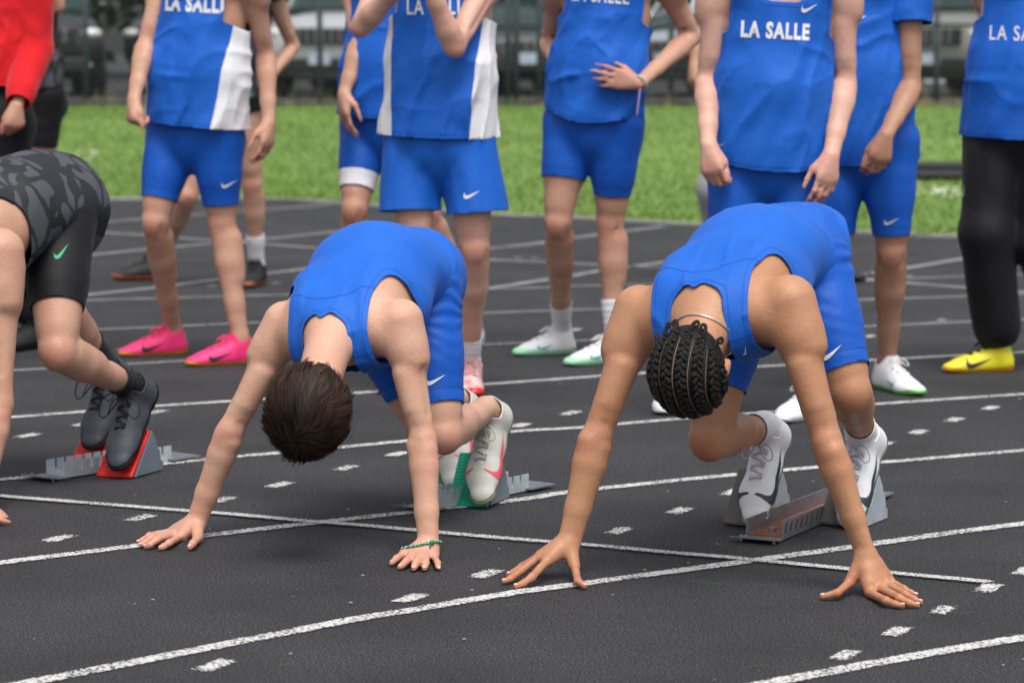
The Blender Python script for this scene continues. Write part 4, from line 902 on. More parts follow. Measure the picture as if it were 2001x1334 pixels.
def camo_mat():
    m = bpy.data.materials.new('black and grey patterned fabric'); m.use_nodes = True; nt = m.node_tree; b = nt.nodes['Principled BSDF']; L = nt.links.new; N = nt.nodes.new
    tc = N('ShaderNodeTexCoord'); mp = N('ShaderNodeMapping'); mp.inputs['Scale'].default_value = (10, 10, 5.5); mp.inputs['Rotation'].default_value = (0, .6, 0); L(tc.outputs['Object'], mp.inputs[0])
    n = N('ShaderNodeTexNoise'); n.inputs['Scale'].default_value = 1.2; n.inputs['Detail'].default_value = 1; L(mp.outputs[0], n.inputs['Vector'])
    ad = N('ShaderNodeMix'); ad.data_type = 'RGBA'; ad.blend_type = 'ADD'; ad.inputs[0].default_value = .9; L(mp.outputs[0], ad.inputs[6]); L(n.outputs['Color'], ad.inputs[7])
    v = N('ShaderNodeTexVoronoi'); v.feature = 'DISTANCE_TO_EDGE'; v.inputs['Scale'].default_value = 1.5; L(ad.outputs[2], v.inputs['Vector'])
    v2 = N('ShaderNodeTexVoronoi'); v2.inputs['Scale'].default_value = 1.5; L(ad.outputs[2], v2.inputs['Vector']); sc = N('ShaderNodeSeparateColor'); L(v2.outputs['Color'], sc.inputs[0])
    gt = N('ShaderNodeMath'); gt.operation = 'GREATER_THAN'; gt.inputs[1].default_value = .11; L(v.outputs['Distance'], gt.inputs[0])
    g2 = N('ShaderNodeMath'); g2.operation = 'GREATER_THAN'; g2.inputs[1].default_value = .38; L(sc.outputs[0], g2.inputs[0])
    mu = N('ShaderNodeMath'); mu.operation = 'MULTIPLY'; L(gt.outputs[0], mu.inputs[0]); L(g2.outputs[0], mu.inputs[1])
    mx = N('ShaderNodeMix'); mx.data_type = 'RGBA'; mx.inputs[6].default_value = (.011, .012, .016, 1); mx.inputs[7].default_value = (.055, .062, .075, 1); L(mu.outputs[0], mx.inputs[0]); L(mx.outputs[2], b.inputs['Base Color'])
    b.inputs['Roughness'].default_value = .6; return m
CAMO = camo_mat()
hero_singlet(J3, root3, CAMO, .007, wsh=.125, sa=.14, nk=.06, hem=-.11, yoke=False, loose=.05, fold=wrinkles(J3, .016, 7, 7, (1, .6, 1)), flap=.146)
o3, V3, T3, _ = tights(J3, root3, BLACKC, .007, .26, .265, .10); J3['shorts'] = (o3, V3, T3, bvh_of(V3, T3)); stick(J3, 'shorts', (122, 492), .048, GPRINT, 35, 7.5)
for f, q in ((f3R, 'R'), (f3L, 'L')): shoe(root3, f, SH_GREY, SO_BLK, LACE_K, kind='trainer', socks=BLACKC, sockh=.075 if q == 'L' else .17, J=J3, q=q, loop=True)
# ------------------------------------------------------------------ standing people
UP = np.array([0, 0, 1.])
def facing(deg):
    """0 = towards the camera, positive = towards the left of the picture"""
    a = math.radians(deg); return np.array([-math.sin(a), -math.cos(a), 0])
def stand(label, Y0, deg, px, skin, feet, S=1., M=1., hands=None, res=.008, girth=1., thigh=1., lean=0., group='athletes waiting behind the blocks', hipdeg=None):
    fw = facing(deg); rt = np.array([fw[1], -fw[0], 0]); hf = facing(deg if hipdeg is None else hipdeg); hr = np.array([hf[1], -hf[0], 0])
    J = dict(back=-fw, S=S, M=M, girth=girth, thigh=thigh, legfront=hf)
    for k, v in px.items():
        if len(k) == 2 and k[0] in 'SEWKA': J[k] = P(v[0], v[1], Y0+(v[2] if len(v) > 2 else 0))
    pu, pv = px['P']; J['P'] = P(pu, pv, Y0); J['HR'] = J['P']+hr*.088*S-UP*.01; J['HL'] = J['P']-hr*.088*S-UP*.01
    cu, cv = px['C']; c = P(cu, cv, Y0+lean); J['C'] = c; w = px.get('sw', .178)*S
    J.setdefault('SR', c+rt*w-UP*.01); J.setdefault('SL', c-rt*w-UP*.01)
    J['W'] = lerp(J['P'], c, .36)+fw*.01; J['B'] = lerp(J['P'], c, .68)-fw*.005
    J['N'] = c+UP*.055*S-fw*.02; J['Hd'] = c+UP*.212*S+fw*.02; J['hu'] = UP; J['hf'] = fw
    for q, sg in (('R', 1), ('L', -1)):
        (tu, tv, fd, L) = feet[q]; d = facing(fd); T = PG(tu, tv); f = foot(T-d*L, T, UP); J['foot'+q] = f
        if 'A'+q not in J: J['A'+q] = ankle_of(f, S)
        if 'K'+q not in J: J['K'+q] = lerp(J['H'+q], J['A'+q], .5)+hf*.02
        h = (hands or {}).get(q, {}); fa = nrm(J['W'+q]-J['E'+q])
        J['hand'+q] = gen_hand(J['W'+q], np.asarray(h.get('d', fa), float), np.asarray(h.get('palm', -rt*sg*.8-fw*.35), float), np.asarray(h.get('thumb', fw-rt*sg*.25), float), h.get('curl', (.5, .6, .4)), h.get('spread', .06), S, h.get('tcurl', .55), h.get('tout', .45))
    root = new_person(label, (J['P'][0], J['P'][1], 0), group)
    J['body'] = make_body(J, root, skin, res); J['root'] = root; J['fw'] = fw; J['rt'] = rt; J['Y0'] = Y0
    # hair cap
    k = [Cone(J['Hd']-fw*.028+UP*.048, J['Hd']+fw*.034+UP*.056, .085*S, .072*S, k=.02), Cone(J['Hd']-fw*.045+UP*.01, J['Hd']-fw*.05-UP*.035, .070*S, .055*S, k=.02)]
    for sg in (1, -1):
        e_ = J['Hd']+fw*.079+UP*.004+rt*sg*.030; m_ = MB(); m_.ell(e_, rt*.014, fw*.008, UP*.008, 10, 6); ey = m_.build('eye', J['body'], EYEW, True)
        m_ = MB(); m_.ell(e_+fw*.005, rt*.0055, fw*.004, UP*.0058, 8, 6); m_.build('iris', ey, IRIS, True)
        m_ = MB(); m_.tube(smooth_path([e_+UP*.016-rt*sg*.016+fw*.008, e_+UP*.022+fw*.008, e_+UP*.015+rt*sg*.022-fw*.004], 4), .0034, 5); m_.build('eyebrow', J['body'], HAIR, True)
    m_ = MB(); m_.ell(J['Hd']+fw*.089-UP*.066, rt*.023, fw*.008, UP*.008, 10, 6); m_.build('lips', J['body'], LIPS, True)
    acc, lo, rs = grid_field(k, .01); V, Q = surface(acc, lo, rs, 1); amesh('hair', V+vnormals(V, tri(Q))*(.008*noise3(V, 60))[:, None], Q, root, HAIR)
    return J
EYEW = mat('eye white', (.7, .68, .66), .25); IRIS = mat('dark iris', (.03, .018, .012), .15); LIPS = mat('lips', (.45, .16, .13), .45)
HAIR = mat('dark brown hair', (.035, .02, .012), .55, bump=.6, bscale=300)
def vest(J, m, hem, wsh=.15, sa=.17, nk=.075, nfront=.09, rx=.168, rxh=.185, ry=.70, sleeves=None, panel=None, res=.008, amp=.014, seed=1, name='singlet', longs=None, hemcurve=0., stick=0.):
    S = J['S']; fr = spine_frames(J); P0, t0, s0, d0 = fr[0]; W0 = fr[1][0]; B0 = fr[2][0]; C0, t3, s3, d3 = fr[3]
    pr = sel(J, ('torso', 'trap'), .009)+[p.grown(.017) for p in J['_prims'][:2]]+[p.grown(.016) for p in J['_prims'] if p.tag == 'torso' and np.linalg.norm(p.a-P0) < .13]
    pr += [Cone(lerp(B0, C0, .4), W0, rx*S, (rx+rxh)/2*S, k=.05, s=s3, fa=ry), Cone(W0, P0+t0*(hem-.02), (rx+rxh)/2*S, rxh*S, k=.05, s=s0, fa=ry+.02)]
    def F_(V):
        r, L = torso_coords(J, V); return r[:, 0], r[:, 1], r[:, 2], L
    def cut(V):
        s, x, y, L = F_(V); ax = np.abs(x)
        sn = L+.035-np.where(y < 0, nfront+.035, 0)*np.clip((-y+.03)/.06, 0, 1); neck = smax(ax-nk, sn-s, .03)
        c = np.minimum(s-hem-hemcurve*np.cos(np.clip(x/.17, -1, 1)*math.pi/2)*-1, neck)
        if not (sleeves or longs):
            w = wsh+.10*(np.clip((L-sa-s)/.05, 0, 3))**2
            c = np.minimum(c, w-ax)
        return c
    o_ = np.array([seed*1.37, seed*.71, seed*2.1])
    def fold(V):
        s, x, y, L = F_(V); g = np.clip(1.15-s/L, .15, 1); q = np.stack([x*1.0+s*.35, y, s*.32], 1)+o_
        def rdg(p, f): return (1-np.abs(noise3(p, f))*3.2).clip(0, 1)**2
        w_ = .05*noise3(np.stack([x, y, s], 1)+o_, 7)
        q1 = np.stack([x*1.0+s*.28+w_, y+w_, s*.22], 1)+o_; q2 = np.stack([x*.45-s*.7+w_, y*.5, s*.9+x*.5+w_], 1)-o_
        low = np.clip(1.1-s/L*1.1, 0, 1); mid = np.exp(-((s/L-.42)/.3)**2)
        return amp*(1.5*g*noise3(q, 20)+.95*low*(rdg(q1, 13)-.4)+.8*mid*(rdg(q2, 12)-.4)*np.clip(.6+2*noise3(np.stack([x, y, s], 1)-o_, 6), 0, 1))
    spl = None
    if panel:
        def spl(V):
            s, x, y, L = F_(V); return np.abs(x+panel.get('sh', 0))-panel['x']+panel.get('k', .0)*(1-s/L)-np.where(s > L-sa-.0, .5, 0)
    o, V, T, p2 = garment(name, pr, res, J, cut, J['root'], m, fold, .003, 2, spl, WHITE if panel else None, 'side_panel')
    if sleeves or longs:
        for q in 'RL':
            Sh, E, W_ = J['S'+q], J['E'+q], J['W'+q]; u = nrm(E-Sh); u2 = nrm(W_-E); LA = np.linalg.norm(E-Sh); L2 = np.linalg.norm(W_-E)
            ps = [p.grown(.013 if sleeves else .018, .02) for p in J['_prims'] if p.tag in (('arm'+q,) if sleeves else ('arm'+q, 'fore'+q))]
            if sleeves: ps += [Cone(Sh, lerp(Sh, E, .95), .066*S, .070*S, k=.03)]
            else: ps += [Cone(Sh, E, .074*S, .066*S, k=.04), Cone(E, lerp(E, W_, .80), .066*S, .056*S, k=.03), Cone(lerp(E, W_, .86), lerp(E, W_, 1.), .040*S, .038*S, k=.015)]
            def cs(V):
                t = (V-Sh)@u; t2 = (V-E)@u2; top_ = t+.045
                if sleeves: return np.minimum(top_, sleeves-t)
                d1 = ((V-Sh-np.clip(t, 0, LA)[:, None]*u)**2).sum(1); d2 = ((V-E-np.clip(t2, 0, 9)[:, None]*u2)**2).sum(1)
                return np.minimum(top_, np.where(d2 < d1, L2*.98-t2, 1))
            garment('sleeve', ps, res, J, cs, o, m, wrinkles(J, amp*.9, seed+1, 13, (1, 1, .8)), .003)
    if m is BLUE: seam_mesh('edge_seam', V, T, cut(V), .014, .0012, o, BLUED)
    J['vest'] = (o, V, T, bvh_of(*(V, T))); return o
def on(J, what, kind, px, size, material=None, rotd=0., off=.002, w=None, dirv=None, ys=1.45):
    """print on a garment: kind 'swoosh' or text"""
    o, V, T, bv = J[what]; Y = J['Y0']; u, v = px; org = P(u, v, Y-.13); a = math.radians(rotd)
    dr = nrm(dirv if dirv is not None else np.array([0, 1., 0])*.55-J['fw']*.45); ux = perp(np.array([1., 0, 0]), dr); uy = np.cross(ux, dr)
    if uy[2] < 0: uy = -uy
    ux2 = ux*math.cos(a)+uy*math.sin(a); uy2 = -ux*math.sin(a)+uy*math.cos(a)
    # put the print where this ray meets the cloth
    d = nrm(P(u, v, Y)-CAM0); h = bv.ray_cast(Vector(tuple(P(u, v, Y-.6))), Vector(tuple(d)))
    if h[0] is not None: org = np.array(h[0])
    if kind == 'swoosh': me = poly_tris([(x-.5, y-.2) for x, y in SWOOSH], 1)
    else: me = text_tris(kind, .022 if w is None else w); me = ([(x, y*ys) for x, y in me[0]], me[1])
    return decal('swoosh' if kind == 'swoosh' else 'letter', me, bv, org, ux2*size, uy2*size, dr, o, material or WPRINT, off)
def shorts_tight(J, m, lR, lL, res=.008, top=.07, band=None, amp=.002, off=.006):
    spl = None
    if band:
        def spl(V): t, r = thigh_coords(J, V); return t-np.where(r, lR, lL)+band
    o, V, T, _ = tights(J, J['root'], m, res, lR, lL, top, off, fold=wrinkles(J, amp, 2, 18, (1, 1, .6)), split=spl, split_mat=WHITE)
    J['shorts'] = (o, V, T, bvh_of(V, T)); return o
def shorts_loose(J, m, lR, lL, res=.007, flare=.102):
    S = J['S']; pr = sel(J, ('torso', 'thigh'), .007)
    for q in 'RL':
        h, k = J['H'+q], J['K'+q]; u = nrm(k-h); l = (lR if q == 'R' else lL); sg = 1 if q == 'R' else -1; rt_ = nrm(J['HR']-J['HL'])*sg; pr.append(Cone(h+u*.0+rt_*.012, h+u*(l+.02)+rt_*.022, .092*S, flare*S, k=.004))
    def cut(V):
        t, r = thigh_coords(J, V); s = torso_coords(J, V)[0][:, 0]; return np.minimum(np.where(r, lR, lL)-t, .012-s)
    f = wrinkles(J, .016, 3, 17, (1, 1, .28)); o, V, T, _ = garment('shorts', pr, res, J, cut, J['root'], m, f, .003)
    J['shorts'] = (o, V, T, bvh_of(V, T)); return o
def pants(J, m, res=.009, off=.03, cuff=.05, knee=1.0, top=.0):
    S = J['S']; pr = [p.grown(off*.55 if p.tag == 'torso' else off*.4, .03) for p in J['_prims'] if p.tag.startswith(('torso', 'thigh', 'shin'))]
    for q in 'RL':
        K, A, H = J['K'+q], J['A'+q], J['H'+q]; pr += [Cone(lerp(H, K, .1), K, .100*S, .090*S*knee, k=.04), Cone(K, lerp(K, A, .84), .090*S*knee, .084*S*knee, k=.04), Cone(lerp(K, A, .86), lerp(K, A, .97), .052*S, k=.02)]
    def cut(V):
        s = torso_coords(J, V)[0][:, 0]; c = top-s
        e = []
        for q in 'RL': a = J['A'+q]; u = nrm(J['K'+q]-a); t = (V-a)@u; e.append((((V-a-np.clip(t, 0, 9)[:, None]*u)**2).sum(1), t))
        t = np.where(e[0][0] < e[1][0], e[0][1], e[1][1]); return np.minimum(c, t-cuff+.06)
    o, V, T, _ = garment('trousers', pr, res, J, cut, J['root'], m, wrinkles(J, .010, 5, 9, (1, 1, .35)), .003)
    J['shorts'] = (o, V, T, bvh_of(V, T)); return o
def shoes(J, up, so, lace, **k):
    for q in 'RL': shoe(J['root'], J['foot'+q], up, so, lace, J=J, q=q, res=.006, **k)

RL = np.array([1., 0, 0])
# --- athlete in hot pink spikes
A = stand('blue and white La Salle singlet athlete in hot pink spikes with orange soles', 10.55, 24,
          dict(P=(381, 243), C=(406, -52), ER=(284, 92, -.02), WR=(262, 192, -.12), EL=(520, 110, .02), WL=(525, 238, -.06), KR=(303, 437, -.04), KL=(434, 437, -.02)),
          SK_MID, dict(R=(232, 697, 62, .27), L=(362, 716, 62, .27)), hands=dict(R=dict(d=(-.1, -.3, -1), palm=(.6, .3, 0), thumb=(.35, -1, 0), curl=(1.1, 1.4, .9), tcurl=.9, tout=.3), L=dict(d=(-.05, -.2, -1), palm=(-.7, .4, 0), thumb=(-.6, -1, 0), curl=(.35, .5, .3))), M=.98)
vest(A, BLUE, .0, wsh=.135, sa=.16, rx=.172, rxh=.192, panel=dict(x=.190, k=.044, sh=-.012), seed=2)
on(A, 'vest', 'LA SALLE', (381, 8), .245, w=.05, rotd=-3)
shorts_tight(A, BLUE2, .275, .285); on(A, 'shorts', 'swoosh', (448, 360), .052, rotd=12)
shoes(A, SH_PINK, SO_OR, mat('pink lace', (.9, .05, .2), .6), kind='spike', swoosh=SW_DK, swsize=.10, swside=0, spikes=True)
# --- athlete behind, black kit
A = stand('black kit athlete with hand on hip, white socks and black gum-soled trainers', 13.7, 55,
          dict(P=(455, 178), C=(478, -70), ER=(410, 60), WR=(420, 150), EL=(572, 92, .12), WL=(512, 168, -.08), KR=(366, 385), KL=(493, 362)),
          SK_PALE, dict(R=(220, 548, 80, .30), L=(478, 565, 10, .28)), hands=dict(L=dict(d=(-1, -.3, .05), palm=(.2, .9, 0), thumb=(0, 0, 1), curl=(.3, .3, .2))), res=.009)
vest(A, CAMO, -.02, res=.01, name='shirt', sleeves=.16); shorts_tight(A, BLACKC, .10, .08, .01); on(A, 'shorts', 'swoosh', (487, 188), .07, GPRINT, rotd=30)
shoes(A, SH_BLK, SO_GUM, LACE_K, kind='trainer', socks=WHITE, sockh=.16)
# --- athlete with a white hem band
A = stand('blue kit athlete whose spandex shorts end in a wide white hem band', 10.9, 35,
          dict(P=(752, 228), C=(768, -50), ER=(702, 90, -.05), WR=(672, 182, -.12), EL=(840, 95), WL=(850, 190), KR=(692, 412, -.08), KL=(835, 420)),
          SK_MID, dict(R=(600, 690, 40, .28), L=(845, 682, 40, .28)), hands=dict(R=dict(d=(.02, -.15, -1), palm=(.75, .4, 0), thumb=(.55, -1, 0), curl=(.25, .4, .3), tout=.5)))
vest(A, BLUE, .0, wsh=.15, rx=.165, rxh=.178, seed=4); shorts_tight(A, BLUE2, .285, .285, band=.062)
shoes(A, SH_WHITE, SO_WHITE, LACE_W, kind='spike', socks=WHITE, sockh=.1)
# --- athlete with raised hands and loose shorts
A = stand('blue and white singlet athlete in loose shorts with both hands raised to the face', 9.5, 12,
          dict(P=(858, 262), C=(870, -78), ER=(706, 52, -.10), WR=(790, -40, -.24), EL=(888, 92, -.22), WL=(838, -30, -.30), KR=(812, 480, -.02), KL=(928, 488, -.04), SR=(752, -62, .06), SL=(975, -72)),
          SK_PINK, dict(R=(745, 772, 30, .27), L=(924, 778, -4, .28)), hands=dict(R=dict(d=(.7, -.1, .7), palm=(.1, 1, 0), thumb=(-.5, 0, .5)), L=dict(d=(-.45, .0, .9), palm=(0, 1, 0), thumb=(.6, 0, .4))), res=.007)
vest(A, BLUE, -.005, wsh=.14, rx=.164, rxh=.176, panel=dict(x=.162, k=.030, sh=-.006), seed=6, amp=.018, res=.007)
on(A, 'vest', 'LA SALLE', (858, 14), .215, w=.02)
shorts_loose(A, BLUE, .245, .25); on(A, 'shorts', 'swoosh', (922, 381), .055, rotd=8)
shoes(A, SH_PALE, SO_RED, mat('pale lace', (.6, .3, .3), .7), kind='spike', socks=WHITE, sockh=.10, spikes=True, soleh=.012)
# --- athlete with hands on hips
A = stand('blue kit athlete with both hands on hips, in white spikes with mint soles', 10.5, 20,
          dict(P=(1160, 232), C=(1195, -58), ER=(1074, 84, .24), WR=(1090, 126, .02), EL=(1352, 72, .10), WL=(1248, 164, -.16), KR=(1090, 440, -.03), KL=(1192, 440), SR=(1096, -40, .03), SL=(1292, -48, -.02)),
          SK_MID, dict(R=(1003, 696, 62, .26), L=(1103, 716, 60, .27)),
          hands=dict(L=dict(d=(-1, -.25, .22), palm=(.15, 1, -.1), thumb=(.25, .3, 1), curl=(.1, .3, .25), spread=.10), R=dict(d=(.25, -.8, -.35), palm=(1, .1, 0), thumb=(0, .3, 1), curl=(.5, .6, .4))), M=1.05)
vest(A, BLUE, .025, wsh=.145, rx=.16, rxh=.162, ry=.72, seed=8, hemcurve=.035, amp=.017); on(A, 'vest', 'LA SALLE', (1172, -8), .21, w=.02, rotd=-4)
shorts_tight(A, BLUE2, .215, .27); shoes(A, SH_WHITE, SH_MINT, LACE_W, kind='spike', socks=WHITE, sockh=.14, swoosh=SW_TEAL, swsize=.08, swside=0, soleh=.016)
mb = MB(); A1 = nrm(A['WL']-A['EL']); b0 = P(1250, 163, 10.34); pts = [b0+rot(perp(UP, A1), A1, a)*.031 for a in np.linspace(0, 2*math.pi, 17)]; mb.tube(pts, .0042, 5)
mb.build('bracelet', A['root'], mat('silver beads', (.7, .68, .66), .3, .6, bump=.8, bscale=300), True)
mb = MB(); mb.tube(smooth_path([b0+np.array([0, -.035, -.02]), b0+np.array([-.005, -.045, -.06]), b0+np.array([-.012, -.05, -.115])], 4), .0022, 4); mb.build('bracelet_cord', A['root'], mat('pink cord', (.6, .4, .55), .8), True)
# --- athlete in the wide La Salle singlet, arms hanging
A = stand('blue singlet athlete with white La Salle lettering, long pale arms hanging at the sides', 8.85, 0,
          dict(P=(1502, 292), C=(1527, -46), ER=(1383, 160, .0), WR=(1384, 282, -.12), EL=(1652, 165, .0), WL=(1625, 300, -.12), KR=(1425, 540, -.02), KL=(1560, 545, -.02), SR=(1404, -30, 0), SL=(1645, -36, 0)),
          SK_PINK, dict(R=(1290, 812, 20, .28), L=(1520, 828, 35, .28)), hands=dict(R=dict(d=(.12, -.25, -1), palm=(.5, .9, 0), thumb=(.9, -.4, 0), curl=(.6, 1.0, .7), tcurl=.9, tout=.3), L=dict(d=(-.18, -.2, -1), palm=(-.45, .9, 0), thumb=(-.9, -.4, 0), curl=(.25, .4, .3), tout=.4)), res=.007, M=1.02)
vest(A, BLUE, -.045, wsh=.155, rx=.158, rxh=.164, seed=10, amp=.014, nk=.062, nfront=.075, res=.007, hemcurve=.012)
on(A, 'vest', 'LA SALLE', (1516, 60), .205, w=.045, rotd=-3); on(A, 'vest', 'swoosh', (1582, 17), .052, rotd=8)
on(A, 'vest', 'swoosh', (1412, 283), .02, SPRINT, rotd=5)
shorts_tight(A, BLUE2, .30, .30, .007); shoes(A, SH_WHITE, SO_WHITE, LACE_W, kind='spike')
# --- athlete in blue tee
A = stand('blue short-sleeved tee athlete with brown arms and bare ankle in white green-soled spike', 9.55, 14,
          dict(P=(1684, 268), C=(1672, -72), ER=(1600, 130), WR=(1610, 260), EL=(1780, 172, -.10), WL=(1732, 262, -.26), KR=(1636, 500), KL=(1742, 498, -.02)),
          SK_BRN, dict(R=(1600, 772, 10, .27), L=(1798, 775, -22, .28)), hands=dict(L=dict(d=(-.28, -.2, -1), palm=(-.2, 1, 0), thumb=(-.9, -.5, 0), curl=(.5, .7, .5), tcurl=.8, tout=.3)), res=.007, girth=.92)
vest(A, BLUE, -.085, rx=.145, rxh=.150, seed=12, sleeves=.19, name='tee', res=.007); on(A, 'vest', 'swoosh', (1683, 36), .04, rotd=8)
shorts_tight(A, BLUE2, .315, .315, .007); on(A, 'shorts', 'swoosh', (1743, 433), .052, SPRINT, rotd=6)
shoes(A, SH_WHITE, SO_GRN, LACE_W, kind='spike', spikes=True, swoosh=SW_TEAL, swsize=.07, swside=0)
# --- bystander in white shirt and grey sweatpants
A = stand('bystander in white shirt and heather grey sweatpants, feet wide apart in black shoes', 14.0, 0,
          dict(P=(1478, 188), C=(1470, -60), ER=(1368, 45, .05), WR=(1356, 130, -.05), EL=(1560, 50), WL=(1570, 130), KR=(1400, 370), KL=(1580, 370)),
          SK_BRN, dict(R=(1378, 552, 30, .28), L=(1690, 552, -60, .28)), res=.010)
vest(A, WHITE, -.05, rx=.18, rxh=.20, seed=14, sleeves=.22, name='tee', res=.01); pants(A, GREY, .011, top=-.02); shoes(A, SH_BLK, SO_BLK, LACE_K, kind='trainer', socks=BLACKC, sockh=.06)
# --- athlete in black sweatpants
A = stand('blue singlet athlete in baggy black sweatpants and bright yellow spikes', 10.2, 18,
          dict(P=(1995, 245), C=(2010, -62), ER=(1958, 100, .24), WR=(1975, 215, .22), EL=(2140, 110), WL=(2130, 230), KR=(1925, 455, -.02), KL=(2030, 470), SR=(1922, -40, .08), SL=(2108, -50, 0)),
          SK_PINK, dict(R=(1842, 728, 72, .275), L=(2010, 700, 50, .275)), res=.008)
A['handR'] = None
vest(A, BLUE, -.04, wsh=.145, rx=.168, rxh=.205, seed=16, nk=.066, nfront=.10); on(A, 'vest', 'LA SALLE', (1999, 66), .225, w=.004, rotd=-2)
pants(A, BLACKC, .009, .026, .06, top=-.03); on(A, 'shorts', 'swoosh', (1884, 372), .05, SPRINT, rotd=60, dirv=(.8, .6, 0))
shoes(A, SH_YEL, SO_OR, NAVY, kind='spike', swoosh=SW_DK, swsize=.11, swside=0, spikes=True, tongue=NAVY, socks=WHITE, sockh=.03)
# --- bystander in red sweatshirt
A = stand('bystander in a red fleece sweatshirt and black trousers, one bare fist at the cuff', 11.0, 30,
          dict(P=(-30, 215), C=(-28, -70), ER=(-140, 90), WR=(-120, 200), EL=(68, 96, -.05), WL=(34, 203, -.24), KR=(-60, 440), KL=(10, 440), SL=(62, -62, -.04)),
          SK_MID, dict(R=(-110, 690, 30, .28), L=(0, 690, 30, .28)), hands=dict(L=dict(d=(-.1, -.2, -1), palm=(-.5, .8, 0), thumb=(-.8, -.5, 0), curl=(.9, 1.2, .8), tcurl=.9, tout=.3)), res=.009)
vest(A, RED, .10, rx=.18, rxh=.19, seed=18, longs=True, name='sweatshirt', res=.009, nk=.07, nfront=.03); pants(A, BLACKC, .011, top=.13); shoes(A, SH_BLK, SO_BLK, LACE_K, kind='trainer')
# --- athlete behind the red sweatshirt
A = stand('black kit athlete with one elbow raised beside the red sweatshirt, one grey thigh band', 13.4, 20,
          dict(P=(52, 180), C=(42, -68), ER=(-40, 20), WR=(0, -60, -.2), EL=(112, 12, -.1), WL=(60, -70, -.2), KR=(35, 370), KL=(72, 372)),
          SK_MID, dict(R=(20, 578, 45, .27), L=(46, 576, 30, .27)), res=.010)
vest(A, CAMO, .02, rx=.15, rxh=.155, seed=20, res=.01); shorts_tight(A, BLACKC, .18, .24, .01); on(A, 'shorts', 'swoosh', (86, 157), .05, GPRINT, rotd=20)
shoes(A, SH_PALE, SO_WHITE, LACE_W, kind='trainer', socks=WHITE, sockh=.05)
